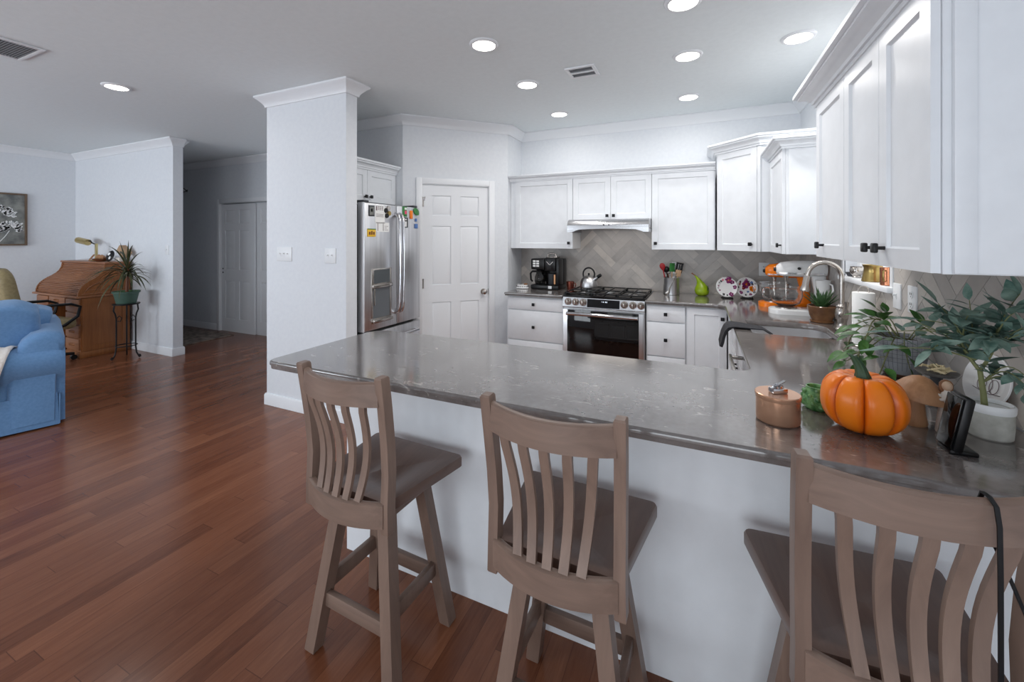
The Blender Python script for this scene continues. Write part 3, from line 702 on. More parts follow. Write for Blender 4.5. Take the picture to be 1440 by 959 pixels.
for y, z, mm in ((2.905, 1.735, 'nickel'), (2.872, 1.712, 'black'), (2.915, 1.69, 'brass'), (2.885, 1.668, 'black')):
    mesh('disc', MB().cyl((-2.5128, y, z), (-2.503, y, z), .022, .02, 16), mm, t)
mag('note', 'pair of small white cards in the middle of the left fridge door', 'note', 2.757, 2.918, 1.525, 1.605, 'paper', [('writing', 'pillow_line', [(.08, .12, .1, .9), (.5, .54, .1, .9), (.62, .9, .6, .64), (.62, .8, .4, .44), (.62, .9, .2, .24)])], .0015, 0)
mag('souvenir_magnet', 'yellow souvenir magnet lowest on the left fridge door', 'magnet', 2.650, 2.745, 1.482, 1.55, 'yellow', [('border', 'greenp', [(0, 1, .88, 1)]), ('picture', 'walnut', [(.15, .35, .25, .6), (.42, .58, .25, .7), (.66, .85, .25, .6)])])
mag('flag_magnet', 'green and pink rectangular magnet on the right fridge door', 'magnet', 3.098, 3.16, 1.672, 1.765, 'greenp', [('flower', 'pinkp', [(.45, .9, .25, .6)]), ('stripe', 'white', [(.4, .9, .7, .9)])])
mag('orange_magnet', 'orange tall magnet on the right fridge door', 'magnet', 3.205, 3.245, 1.655, 1.735, 'orange', None, .008, .004)
t = thing('leaf_magnet', 'green oval magnet at the top right corner of the fridge', 'magnet', (-2.5128, 3.30, 1.72), group='magnets and notes on the fridge')
mesh('oval', MB().loft([[(-2.5128+dx, 3.303+.042*f*cos(a), 1.728+.034*f*sin(a)-.012*cos(a)) for a in [2*pi*i/18 for i in range(18)]] for dx, f in ((0, 1), (.006, 1), (.009, .8))]), 'greenp', t)
mag('bottle_magnet', 'black and white magnet beside the right fridge handle', 'magnet', 3.108, 3.172, 1.57, 1.665, 'black', [('lettering', 'white', [(.3, .7, .08, .6), (.35, .65, .7, .88)])])
mag('blue_magnet', 'small blue magnet low on the right fridge door', 'magnet', 3.278, 3.325, 1.565, 1.61, 'bluep', None, .006, .003)
mag('blue_magnet', 'tiny grey-blue magnet under the green oval magnet', 'magnet', 3.285, 3.312, 1.632, 1.662, 'bluep', None, .006, .003)

# ================================================================== ELECTRICAL PLATES, VENTS, DOWNLIGHTS
def plate(name, label, cat, X, w, h, toggles, outlet=False):
    """local: on the wall at y=0, front -y, centred on x,z"""
    t = thing(name, label, cat, tuple(X.translation), 0)
    mesh('plate', MB(X).box(-w/2, w/2, -.007, .001, -h/2, h/2, .003), 'whitep', t)
    for i in range(toggles):
        x = (i-(toggles-1)/2)*.046
        if outlet:
            m = MB(X)
            for z in (-.022, .022): m.cyl((x, -.0065, z), (x, -.0095, z), .0165, n=16)
            o = mesh('socket', m, 'whitep', t); s = MB(X)
            for z in (-.022, .022): s.box(x-.008, x-.005, -.0102, -.0094, z-.002, z+.008).box(x+.005, x+.008, -.0102, -.0094, z-.002, z+.008).box(x-.002, x+.002, -.0102, -.0094, z-.011, z-.007)
            mesh('slot', s, 'black', o)
        else:
            mesh('toggle', MB(X).box(x-.006, x+.006, -.0085, -.0065, -.013, .013).box(x-.004, x+.004, -.02, -.0065, .0, .011, .002), 'whitep', t)
    return t
TR = Matrix.Translation
plate('light_switch', 'triple white light switch plate on the left of the wing wall', 'light switch', TR((-3.27, 2.47, 1.332)), .185, .122, 3)
plate('light_switch', 'double white switch plate on the right of the wing wall', 'light switch', TR((-2.728, 2.47, 1.326)), .122, .122, 2)
plate('light_switch', 'single white light switch on the living room wall by the hall', 'light switch', TR((-6.096, 2.985, 1.325)), .075, .118, 1)
plate('wall_outlet', 'white outlet on the tile backsplash behind the utensil crock', 'outlet', TR((-.222, YB-.0075, 1.165)), .075, .118, 1, True)
plate('wall_outlet', 'white outlet on the tile backsplash above the floral plates', 'outlet', TR((.558, YB-.0075, 1.175)), .085, .125, 1, True)
WX = lambda y, z: RZ(XR-.0075, y, -pi/2, z)
plate('light_switch', 'white light switch on the tile nearest the copper mug', 'light switch', WX(2.505, 1.197), .078, .118, 1)
plate('wall_outlet', 'white outlet on the right tile wall beside the silvery shrub', 'outlet', WX(2.352, 1.2), .078, .118, 1, True)

PW = 4.4
def downlight(x, y, label):
    t = thing('recessed_light', label, 'ceiling light', (x, y, H-.014), group='recessed ceiling lights')
    mesh('trim_ring', MB(TR((x, y, H))).lathe([(.072, -.001), (.074, -.012), (.08, -.014), (.094, -.006), (.096, -.0005)], n=40), 'trim', t, 50)
    mesh('lens', MB(TR((x, y, H))).lathe([(.0715, -.0012), (.071, -.008), (0, -.0085)], n=40), 'lens', t)
    l = bpy.data.lights.new('lamp', 'AREA'); l.shape = 'DISK'; l.size = .14; l.energy = PW*(.62 if y > 3.9 else 1.4); l.color = (1, .975, .945); l.spread = pi
    o = link('lamp', l); o.location = (0, 0, -.004); o.parent = t
for x, y, lb in ((-1.27, 2.375, 'recessed ceiling light nearest the fridge wing wall'), (-1.275, 3.13, 'recessed ceiling light in front of the pantry door'), (-1.285, 4.0, 'recessed ceiling light above the coffee maker end of the back counter'),
                 (-.08, 2.38, 'recessed ceiling light cut by the top edge of the photo'), (-.075, 3.09, 'recessed ceiling light right of the small ceiling vent'), (-.09, 3.99, 'recessed ceiling light above the green pear'),
                 (.56, 3.09, 'recessed ceiling light over the sink near the right wall cabinets'), (-4.38, 1.785, 'lone recessed ceiling light over the living room floor')):
    downlight(x, y, lb)
def vent(label, x0, x1, y0, y1, slats, axis, mid, sm='trim'):
    t = thing('ceiling_vent', label, 'vent', ((x0+x1)/2, (y0+y1)/2, H-.012))
    b = .025; z0, z1 = H-.012, H-.001
    mesh('frame', MB().box(x0, x1, y0, y0+b, z0, z1, .003).box(x0, x1, y1-b, y1, z0, z1, .003).box(x0, x0+b, y0+b, y1-b, z0, z1, .003).box(x1-b, x1, y0+b, y1-b, z0, z1, .003), 'trim', t)
    mesh('backing', MB().box(x0+b, x1-b, y0+b, y1-b, H-.0035, H-.001), 'darkgrey', t)
    m = MB()
    for i in range(slats):
        if axis == 'y':
            x = x0+b+(x1-x0-2*b)*(i+.5)/slats; m.box(x-.003, x+.003, y0+b, y1-b, z0+.001, H-.004)
        else:
            y = y0+b+(y1-y0-2*b)*(i+.5)/slats; m.box(x0+b, x1-b, y-.003, y+.003, z0+.001, H-.004)
    mesh('louvre', m, sm, t)
    if mid == 'x': mesh('crossbar', MB().box(x0+b, x1-b, (y0+y1)/2-.008, (y0+y1)/2+.008, z0-.001, H-.004), 'trim', t)
    if mid == 'y': mesh('crossbar', MB().box((x0+x1)/2-.008, (x0+x1)/2+.008, y0+b, y1-b, z0-.001, H-.004), 'trim', t)
    return t
vent('small white ceiling vent between the kitchen downlights', -.91, -.69, 2.95, 3.16, 5, 'x', 'x', 'grille')
vent('large return air grille in the living room ceiling corner', -4.33, -3.955, .62, 1.245, 40, 'x', 'x', 'grille')

# ================================================================== BAR STOOLS (front looks +y, origin on the floor)
t = thing('bar_stool', 'grey-brown swivel bar stool at the free left end of the peninsula', 'bar stool', (0, 0, 0), group='bar stools along the peninsula', world=False)
stool = t
def seat_mesh():
    R = []
    def ring(s, zf):
        out = []
        for x, y in rrect(.45*s, .365*s, .022*s, 4):
            k = 1-.24*max(0, .5-(y+.0)/.365)
            yy = y+.018; yy -= .034*(1-(x/.2)**2)*max(0, -yy/.175)**3
            out.append((x*k, yy, zf(x, y)))
        return out
    def top(x, y):
        sc = .023*math.exp(-((abs(x)-.085)/.085)**2-((y+.03)/.12)**2)+.006*math.exp(-(x/.16)**2-((y+.05)/.1)**2)
        return .622-sc
    R.append(ring(.96, lambda x, y: .580)); R.append(ring(1, lambda x, y: .586)); R.append(ring(1, lambda x, y: .614)); R.append(ring(.985, lambda x, y: .621))
    for s in (.92, .84, .74, .64, .54, .44, .34, .24, .14, .04): R.append(ring(s, top))
    return MB().loft(R)
mesh('seat', seat_mesh(), 'stoolseat', t, 50)
mesh('swivel_plate', MB().cyl((0, 0, .545), (0, 0, .580), .10, .10, 28).box(-.13, .13, -.13, .13, .523, .545, .004), 'stool', t)
def curved_rail(z0, z1, hw, ye, bow, th, zc=0):
    R = []
    for i in range(17):
        x = -hw+2*hw*i/16; y = ye-bow*(1-(x/hw)**2); dz = zc*(1-(x/hw)**2)
        R.append([(x, y-th/2, z0+.003-dz*.0), (x, y+th/2, z0-dz*.0), (x, y+th/2, z1-dz-.004), (x, y+th/4, z1-dz), (x, y-th/4, z1-dz), (x, y-th/2, z1-dz-.004)])
    return MB().loft(R)
mesh('top_rail', curved_rail(.938, 1.018, .172, -.190, .045, .024, .004), 'stoolx', t, 50)
mesh('lower_rail', curved_rail(.550, .630, .172, -.168, .045, .026), 'stoolx', t, 50)
for s in (-1, 1):
    C = [(.176, -.160, .530), (.174, -.160, .62), (.174, -.155, .72), (.176, -.163, .82), (.179, -.178, .93), (.181, -.194, 1.036)]
    w, d = .0145, .018
    sec = lambda x, y, z, f: [(s*(x+a*w*f), y+b*d*f, z) for a, b in ((-1, -1), (1, -1), (1, 1), (-1, 1))]
    R = [sec(*C[0], .85)]+[sec(C[0][0], C[0][1], C[0][2]+.005, 1)]+[sec(*c, 1) for c in C[1:-1]]+[sec(C[-1][0], C[-1][1], C[-1][2]-.005, 1), sec(*C[-1], .8)]
    mesh('back_post', MB().loft(R), 'stool', t)
for i in range(5):
    u = i-2; R = []
    for k in range(13):
        f = k/12; z = .628+.316*f
        x = u*(.043+.017*f); bow0 = .045*(1-(u*.0455/.172)**2); bow1 = .045*(1-(u*.06/.172)**2)
        y = -.168-bow0*(1-f)-bow1*f-.022*f+.034*sin(pi*min(1, f*1.05))*(1-.25*f)
        R.append([(x-.0125, y-.006, z), (x+.0125, y-.006, z), (x+.0125, y+.006, z), (x-.0125, y+.006, z)])
    mesh('slat', MB().loft(R), 'stool', t, 50)
for sx in (-1, 1):
    for sy in (-1, 1):
        m = MB(); w = .0225
        tp, bt = (sx*.105, sy*.092, .54), (sx*.183, sy*.150, 0)
        m.loft([[(p[0]+a*w*f, p[1]+b*w*f, p[2]+zz) for a, b in ((-1, -1), (1, -1), (1, 1), (-1, 1))] for p, zz, f in ((bt, 0, .86), (bt, .006, 1), (tp, 0, 1))])
        mesh('leg', m, 'stool', t)
def lp(sx, sy, z): k = z/.54; return (sx*(.183-.078*k), sy*(.150-.058*k))
for sy in (-1, 1):
    a = lp(1, sy, .185); mesh('stretcher', MB().box(-a[0]+.019, a[0]-.019, a[1]-.011, a[1]+.011, .16, .21, .003), 'stoolx', t)
for sx in (-1, 1):
    a = lp(sx, 1, .225); mesh('stretcher', MB().box(a[0]-.011, a[0]+.011, -a[1]+.019, a[1]-.019, .20, .25, .003), 'stool', t)
stool.location = (-1.068, 1.208, 0); stool.rotation_euler = (0, 0, radians(-2.5))
dup(stool, (-.348, 1.208, 0), radians(-1.2), 'grey-brown swivel bar stool in the middle of the three')
dup(stool, (.352, 1.205, 0), radians(4.5), 'grey-brown swivel bar stool on the right with a black strap over its back')
# strap over the right-hand stool
t = thing('bag_strap', 'thin black strap hung over the back rail of the right bar stool', 'strap', (.50, 1.0, .70))
def ribbon(pts, w, th=.002, side=(1, 0, 0)):
    R = []; P = [Vector(p) for p in pts]; sd = Vector(side)
    for i, p in enumerate(P):
        tg = (P[min(i+1, len(P)-1)]-P[max(0, i-1)]).normalized(); nn = sd.cross(tg).normalized()
        R.append([p-sd*w/2-nn*th/2, p+sd*w/2-nn*th/2, p+sd*w/2+nn*th/2, p-sd*w/2+nn*th/2])
    return MB().loft(R)
STRAP = dict(x=.452, y=.99)
mesh('strap', ribbon([(.452, 1.015, .93), (.452, 1.013, 1.0), (.452, 1.004, 1.019), (.452, .985, 1.021), (.452, .966, 1.014), (.452, .958, .985), (.454, .960, .9), (.458, .968, .8), (.462, .976, .7), (.464, .98, .62), (.464, .982, .56)], .0065, .003), 'black', t)
mesh('strap_tail', ribbon([(.472, 1.016, .925), (.50, 1.03, .86), (.54, 1.05, .76), (.57, 1.07, .68), (.585, 1.09, .64)], .0055, .003, (.8, 0, .6)), 'black', t)
mesh('cord_loop', MB().tube([(.464, .975, .60), (.452, .972, .625), (.436, .97, .63), (.424, .968, .622)], .004, 8), 'black', t)

# ================================================================== THINGS ON THE COUNTERS
CZ = .914
def at(x, y, z=CZ): return RZ(x, y, 0, z)
# pumpkin
px, py = .428, 1.505
t = thing('pumpkin', 'large glossy orange pumpkin on the peninsula counter', 'pumpkin', (px, py, CZ))
m = MB(at(px, py)); R = []; n = 96; ribs = 8
for k in range(25):
    a = -pi/2+pi*k/24; rr = cos(a); z = sin(a)
    ring = []
    for j in range(n):
        th = 2*pi*j/n+.35; g = abs(cos(ribs*(th-.15)/2)); lobe = .84+.16*(1-(1-min(1, g*1.3))**2.4)
        rad = .101*(abs(rr)**.72)*lobe
        zz = .083+.083*(abs(z)**.9)*(1 if z > 0 else -1)-(.022*max(0, z)*(1-min(1, rad/.06)) if z > 0 else 0)
        if z < 0: zz = max(zz, 0)
        ring.append((rad*cos(th), rad*sin(th), zz))
    R.append(ring)
R = R[1:-1]
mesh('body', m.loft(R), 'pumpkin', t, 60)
m = MB(at(px, py)); R = []
for k, (x, z, r) in enumerate([(0, .136, .026), (0, .146, .020), (-.002, .162, .015), (-.007, .18, .013), (-.015, .198, .013), (-.023, .21, .0135), (-.026, .213, .008)]):
    R.append([(x+r*(1+.14*cos(5*a))*cos(a), r*(1+.14*cos(5*a))*sin(a), z+.35*r*cos(a)*(1 if k > 3 else 0)*-1) for a in [2*pi*i/30 for i in range(30)]])
mesh('stem', m.loft(R), 'pstem', t, 60)
# mushroom
x, y = .58, 1.62
t = thing('wooden_mushroom', 'carved wooden mushroom standing behind the pumpkin', 'ornament', (x, y, CZ))
mesh('stem', MB(at(x, y)).lathe([(.030, 0), (.032, .006), (.028, .03), (.025, .06), (.025, .092)], n=28), 'mush', t)
mesh('cap', MB(at(x, y) @ Matrix.Rotation(.13, 4, 'Y')).lathe([(.024, .084), (.058, .078), (.069, .080), (.0695, .084), (.055, .106), (.038, .126), (.022, .139), (.009, .144), (0, .145)], n=36), 'mush', t, 50)
# copper tin with a clip on its lid
x, y = .215, 1.475
t = thing('tin', 'shiny rose-copper round tin with silver clips on its lid', 'tin', (x, y, CZ))
mesh('can', MB(at(x, y)).lathe([(.052, 0), (.057, .004), (.058, .008), (.058, .078)], n=48), 'tin', t)
mesh('lid', MB(at(x, y)).lathe([(.059, .070), (.0605, .078), (.0605, .083), (.058, .085), (.05, .0845), (0, .0845)], n=48), 'tin', t)
k = MB(at(x, y))
k.X = at(x, y) @ RZ(0, 0, .5, .0852)
k.box(-.022, .022, -.013, .011, 0, .0025, .001).box(-.022, .022, -.014, -.011, .001, .014, .001).box(-.022, .022, .009, .012, .001, .014, .001)
k.tube([(-.006+.011*cos(b), -.002, .015+.0115*sin(b)) for b in [2*pi*i/14 for i in range(14)]], .0022, 6, True).tube([(.012+.008*cos(b), .004, .012+.0085*sin(b)) for b in [2*pi*i/14 for i in range(14)]], .002, 6, True)
k.loft([[(-.024, -.008, .012), (-.024, .002, .012), (-.024, .002, .0145), (-.024, -.008, .0145)], [(.020, -.008, .034), (.020, .002, .034), (.020, .002, .0365), (.020, -.008, .0365)]])
mesh('clip', k, 'chrome', t)
# green bumpy jar
x, y = .345, 1.632
t = thing('ceramic_jar', 'small bumpy green ceramic jar half hidden behind the pumpkin', 'jar', (x, y, CZ))
mesh('body', MB(at(x, y)).lathe([(.03, 0), (.037, .008), (.041, .03), (.037, .055), (.028, .066), (.03, .072), (.026, .072), (.024, .06)], n=30), 'greencer', t, 60)
k = MB(at(x, y))
for i in range(26):
    a = i*2.4; z = .012+.045*(i/26); r = .0385 if z < .04 else .036
    k.ball((r*cos(a), r*sin(a), z), .0075, 8, 6)
mesh('bumps', k, 'greencer', t)
# smart display seen from behind
x, y = .592, 1.418
t = thing('smart_display', 'black tablet-like display standing edge-on with its back to the viewer', 'display', (x, y, CZ))
SX = at(x, y) @ Matrix.Rotation(radians(4), 4, 'Z'); tl = SX @ Matrix.Rotation(radians(11), 4, 'Y')
mesh('housing', MB(tl).box(-.011, .012, 0.0, .068, .006, .150, .008), 'blackp', t)
mesh('screen', MB(tl).box(-.0155, -.0105, .004, .064, .012, .144, .002), 'blackg', t)
mesh('foot', MB(SX).box(-.012, .046, .004, .06, 0, .012, .004), 'blackp', t)
# figurine
x, y = .638, 1.580
t = thing('figurine', 'small brown-haired angel figurine in a cream dress beside the display', 'figurine', (x, y, CZ))
mesh('dress', MB(at(x, y)).lathe([(.024, 0), (.025, .004), (.021, .04), (.017, .075), (.018, .09), (.017, .1), (.011, .112), (.007, .117), (.0065, .124)], n=24, sx=1, sy=.8), 'cloth', t, 60)
mesh('arms', MB(at(x, y)).tube([(.016, 0, .106), (.02, -.008, .09), (.008, -.018, .088), (-.006, -.02, .094)], [.006, .0055, .005, .004], 10).tube([(-.016, 0, .106), (-.021, -.008, .092), (-.012, -.018, .098), (-.004, -.02, .108)], [.006, .0055, .005, .004], 10), 'cloth', t)
mesh('head', MB(at(x, y)).ball((0, -.001, .132), (.0115, .0125, .0135), 18, 12), mat('figurine_skin', lin(206, 176, 150), .6), t)
mesh('hair', MB(at(x, y)).loft([[(.0145*f*cos(a)*1.02, .003+.0145*f*sin(a)*(1 if sin(a) > -.2 else .35), z) for a in [2*pi*i/20 for i in range(20)]] for z, f in ((.112, .7), (.118, .95), (.128, 1.05), (.138, 1.0), (.145, .7), (.148, .3))]), 'hair', t, 60)
# white-washed pot with silvery shrub
x, y = .735, 1.60
t = thing('potted_shrub', 'silvery sage-leaved shrub in a rough whitewashed oval pot', 'potted plant', (x, y, CZ))
mesh('pot', MB(at(x, y)).lathe([(.062, 0), (.068, .004), (.071, .03), (.072, .075), (.074, .078), (.0745, .092), (.067, .092), (.065, .08), (.064, .076)], n=40, sx=.66, sy=.62), 'pot', t)
mesh('rim', MB(at(x, y)).lathe([(.0735, .072), (.076, .078), (.0765, .09), (.072, .0945), (.0665, .0945), (.0655, .082)], n=40, sx=.66, sy=.62), 'whitep', t)
mesh('soil', MB(at(x, y)).lathe([(.066, .076), (.066, .08), (0, .082)], n=30, sx=.64, sy=.6), 'soil', t)
rs = random.Random(21)
sm = MB(); lf = MB()
def branch(p0, p1, bulge, r, nl, L, dens=1.0):
    P0, P1 = Vector(p0), Vector(p1); pts = []
    for i in range(9):
        f = i/8; p = P0.lerp(P1, f)+Vector(bulge)*sin(pi*f); pts.append(p)
    sm.tube(pts, [r*(1-.6*i/8) for i in range(9)], 6)
    for i in range(nl):
        f = .18+.82*i/max(1, nl-1); j = min(7, int(f*8)); p = pts[j].lerp(pts[j+1], f*8-j); tg = (pts[j+1]-pts[j]).normalized()
        a = rs.uniform(0, 2*pi); pr = Vector((cos(a), sin(a), rs.uniform(-.5, .7))); d = (tg*rs.uniform(.2, .9)+pr).normalized()
        if i == nl-1: d = tg
        if p.x+d.x*L > XR-.02: d.x = -abs(d.x)*.6; d.normalize()
        a2 = rs.uniform(-.8, .8); sd = d.cross(Vector((sin(a2), 0, cos(a2))))
        lf.leaf(p, d, L*rs.uniform(.75, 1.15), L*rs.uniform(.36, .48), rs.uniform(-.1, .5), 5, .1, sd, 1.0, CZ+.1)
fork = (x-.022, y-.005, CZ+.18)
sm.tube([(x-.01, y, CZ+.075), (x-.014, y-.002, CZ+.12), fork], [.008, .007, .006], 8)
branch(fork, (x-.06, y+.02, CZ+.30), (-.01, 0, 0), .005, 9, .07)
branch(fork, (x+.02, y+.01, CZ+.31), (.01, 0, 0), .005, 9, .07)
for tip in ((-.20, .04, .265), (-.17, -.03, .31), (-.10, .02, .36), (-.07, -.06, .34), (-.02, .05, .37), (.03, -.05, .36), (.06, .0, .40), (.08, -.08, .30), (-.12, .08, .30), (-.13, -.02, .23), (.04, -.13, .33), (.085, -.12, .38), (0, .1, .30), (-.21, .0, .22), (.05, -.02, .28), (-.04, -.09, .28)):
    b = rs.choice([(x-.05, y+.015, CZ+.26), (x+.005, y, CZ+.26), (x-.03, y, CZ+.21)])
    branch(b, (min(XR-.03, x+tip[0]), y+tip[1], CZ+tip[2]), (0, 0, .015), .0024, 8, rs.uniform(.062, .088))
for tip in ((.06, -.06, .12), (.07, -.02, .17), (.03, -.1, .16)):
    branch((x-.012, y, CZ+.15), (x+tip[0], y+tip[1], CZ+tip[2]), (0, 0, .04), .0024, 6, .06)
mesh('stems', sm, 'stem', t); mesh('foliage', lf, 'leafs', t, 180)
# footed dish with ivory branches
x, y = .715, 1.835
t = thing('footed_dish', 'dark footed dish topped with an ivory branch wreath', 'dish', (x, y, CZ))
mesh('foot', MB(at(x, y)).lathe([(.035, 0), (.036, .006), (.016, .014), (.011, .05), (.016, .09), (.024, .098)], n=28), 'darkgrey', t)
mesh('plate', MB(at(x, y)).lathe([(.022, .096), (.046, .1), (.054, .108), (.055, .111), (.046, .106), (0, .104)], n=36), 'slate', t)
k = MB(at(x, y)); rb = random.Random(5)
for i in range(26):
    a = rb.uniform(0, 2*pi); r = rb.uniform(.006, .028); p = (r*cos(a), r*sin(a), .110+rb.uniform(0, .012)); b = a+rb.uniform(.6, 2.2); L = rb.uniform(.02, .04)
    k.tube([p, (p[0]+L*.5*cos(b), p[1]+L*.5*sin(b), p[2]+.005), (p[0]+L*cos(b+.5), p[1]+L*sin(b+.5), p[2]+.002)], [.0035, .003, .001], 6)
mesh('branches', k, 'bone', t)
# white plate on a wooden easel
x, y = .80, 1.79
EX = at(x, y) @ Matrix.Rotation(radians(-80), 4, 'Z')
t = thing('plate', 'large white plate with a pumpkin line drawing leaning on the tiles behind the shrub', 'plate', (x-.02, y-.0, CZ))
PX = EX @ Matrix.Rotation(radians(-14), 4, 'X')
def plate_disc(X, r, cz, d=.012):
    return MB(X @ TR((0, 0, cz)) @ Matrix.Rotation(pi/2, 4, 'X')).lathe([(r*.6, -.004), (r*.66, -.002), (r, d-.004), (r, d), (r*.97, d+.001), (r*.66, .003), (r*.6, .0015), (0, .0015)], n=48)
mesh('dish', plate_disc(PX, .085, .105), 'white', t)
k = MB(PX)
for cx in (-.018, 0, .018): k.tube([(cx*1.2+.016*cos(a), -.0035, .095+.022*sin(a)) for a in [2*pi*i/20 for i in range(20)]], .0009, 5, True)
k.tube([(0, -.0035, .117), (.003, -.0035, .13), (.012, -.0035, .137)], .0012, 5).tube([(-.05, -.0035, .075), (0, -.0035, .068), (.05, -.0035, .076)], .0009, 5)
mesh('line_drawing', k, 'pillow_line', t)
t = thing('plate_easel', 'red-brown wooden easel behind the white plate', 'stand', (x-.02, y+.001, CZ))
k = MB(PX)
for s in (-1, 1): k.tube([(s*.055, .012, .003), (s*.03, .014, .16)], .006, 8).box(s*.045-.005, s*.045+.005, -.02, .012, .006, .016, .002)
k.tube([(-.045, .012, .07), (.045, .012, .07)], .005, 8)
mesh('frame', k, 'walnut', t)
# pothos in a grid-glazed bowl
x, y = .738, 2.17
t = thing('potted_pothos', 'trailing green pothos in a grey bowl with a grid pattern', 'potted plant', (x, y, CZ))
mesh('bowl', MB(at(x, y)).lathe([(.048, 0), (.053, .003), (.063, .016), (.073, .045), (.080, .09), (.082, .145), (.0815, .158), (.076, .158), (.074, .14), (.073, .135)], n=48), 'gridpot', t)
mesh('soil', MB(at(x, y)).lathe([(.0745, .135), (.0745, .139), (0, .145)], n=30), 'soil', t)
sm = MB(); lf = MB(); rs = random.Random(11)
def vine(pts, nl, L):
    P = [Vector(p)+Vector((x, y, CZ)) for p in pts]; Q = []
    for i in range(len(P)-1):
        a, b, c, d = P[max(0, i-1)], P[i], P[i+1], P[min(len(P)-1, i+2)]
        for k in range(5):
            f = k/5; Q.append(.5*((2*b)+(c-a)*f+(2*a-5*b+4*c-d)*f*f+(3*b-a-3*c+d)*f**3))
    Q.append(P[-1]); sm.tube(Q, .0022, 6)
    for i in range(nl):
        j = int((.25+.75*(i+1)/nl)*(len(Q)-1)); p = Q[j]; tg = (Q[j]-Q[j-1]).normalized()
        s = 1 if i % 2 else -1; d = (tg*.6+Vector((tg.y*s, -tg.x*s, .35))).normalized() if i < nl-1 else tg
        st = p+d*.02; sm.tube([p, st], .0013, 5)
        if st.x+d.x*L > XR-.02: d.x = -abs(d.x)*.5; d.normalize()
        up = Vector((rs.uniform(-.4, .1), rs.uniform(-.6, .0), 1)); sd = d.cross(up)
        lf.leaf(st, d, L*rs.uniform(.8, 1.15), L*rs.uniform(.42, .52), rs.uniform(.2, .7), 6, .12, sd, 1.0, CZ+.003)
T = .14
for pts, nl, L in (
    ([(0, 0, T), (-.04, 0, .20), (-.09, .0, .22), (-.14, .02, .19)], 5, .075),
    ([(-.03, .0, T), (-.09, -.03, .15), (-.14, -.05, .09), (-.18, -.06, .06)], 7, .06),
    ([(-.03, -.01, T), (-.08, -.06, .15), (-.13, -.06, .10), (-.17, -.03, .07)], 7, .06),
    ([(-.02, -.02, T), (-.08, -.05, .20), (-.13, -.08, .17), (-.16, -.10, .10), (-.17, -.10, .04)], 6, .075),
    ([(-.03, .02, T), (-.10, .02, .19), (-.15, .04, .13), (-.16, .06, .05)], 6, .075),
    ([(.0, -.03, T), (-.02, -.09, .19), (-.03, -.12, .14), (-.02, -.125, .08)], 4, .07),
    ([(0, 0, T), (-.02, .02, .21), (-.05, .04, .245)], 3, .06),
    ([(.02, -.02, T), (.04, -.06, .20), (.05, -.11, .21)], 3, .075),
    ([(0, .03, T), (-.02, .08, .20), (-.02, .13, .19)], 3, .065),
    ([(-.02, 0, T), (-.07, -.03, .22), (-.11, -.07, .22), (-.14, -.11, .17)], 5, .08),
    ([(.02, .0, T), (.05, -.02, .2), (.07, -.07, .19)], 3, .07),
    ([(-.01, -.03, T), (-.05, -.10, .17), (-.09, -.14, .10), (-.12, -.16, .03), (-.13, -.13, .012)], 6, .07),
    ([(-.03, 0, T), (-.1, -.01, .16), (-.14, -.02, .08), (-.13, -.03, .02)], 5, .07)):
    vine(pts, nl, L)
mesh('vines', sm, 'stem', t); mesh('foliage', lf, 'leafg', t, 180)
# paper towel
x, y = .77, 2.70
t = thing('paper_towel_roll', 'white paper towel roll on a wire holder below the window sill', 'paper towels', (x, y, CZ))
mesh('base', MB(at(x, y)).lathe([(.06, 0), (.062, .004), (.058, .008), (0, .008)], n=30), 'nickel', t)
mesh('roll', MB(at(x, y)).lathe([(.018, .009), (.046, .009), (.047, .012), (.047, .27), (.045, .273), (.018, .273)], n=36), 'paper', t)
mesh('wire_loop', MB(at(x, y)).tube([(-.022, 0, .25), (-.022, 0, .285)]+[(-.022*cos(a), 0, .285+.02*sin(a)) for a in [radians(k) for k in range(15, 180, 15)]]+[(.022, 0, .285), (.022, 0, .25)], .0025, 8), 'nickel', t)
# succulent
x, y = .735, 3.345
t = thing('potted_aloe', 'spiky aloe in a brown glazed pot left of the faucet', 'potted plant', (x, y, CZ))
mesh('pot', MB(at(x, y)).lathe([(.05, .012), (.056, .014), (.07, .05), (.08, .095), (.082, .106), (.078, .11), (.073, .108), (.07, .09)], n=36), 'brownglaze', t)
mesh('saucer', MB(at(x, y)).lathe([(.055, 0), (.064, .003), (.066, .012), (.06, .014), (0, .012)], n=32), 'brownglaze', t)
mesh('soil', MB(at(x, y)).lathe([(.0725, .094), (0, .1)], n=24), 'soil', t)
lf = MB(); rs = random.Random(4)
for i in range(30):
    a = i*2.4; e = .25+1.1*(i/30)**.7; L = rs.uniform(.09, .145)
    d = Vector((cos(a)*cos(e), sin(a)*cos(e), sin(e)+.25))
    if x+d.x*L > XR-.02: d.x *= .4
    lf.leaf((x+.02*cos(a), y+.02*sin(a), CZ+.095), d, L, .026, rs.uniform(.0, .3), 5, .35, None, 0)
mesh('foliage', lf, 'leafa', t, 180)
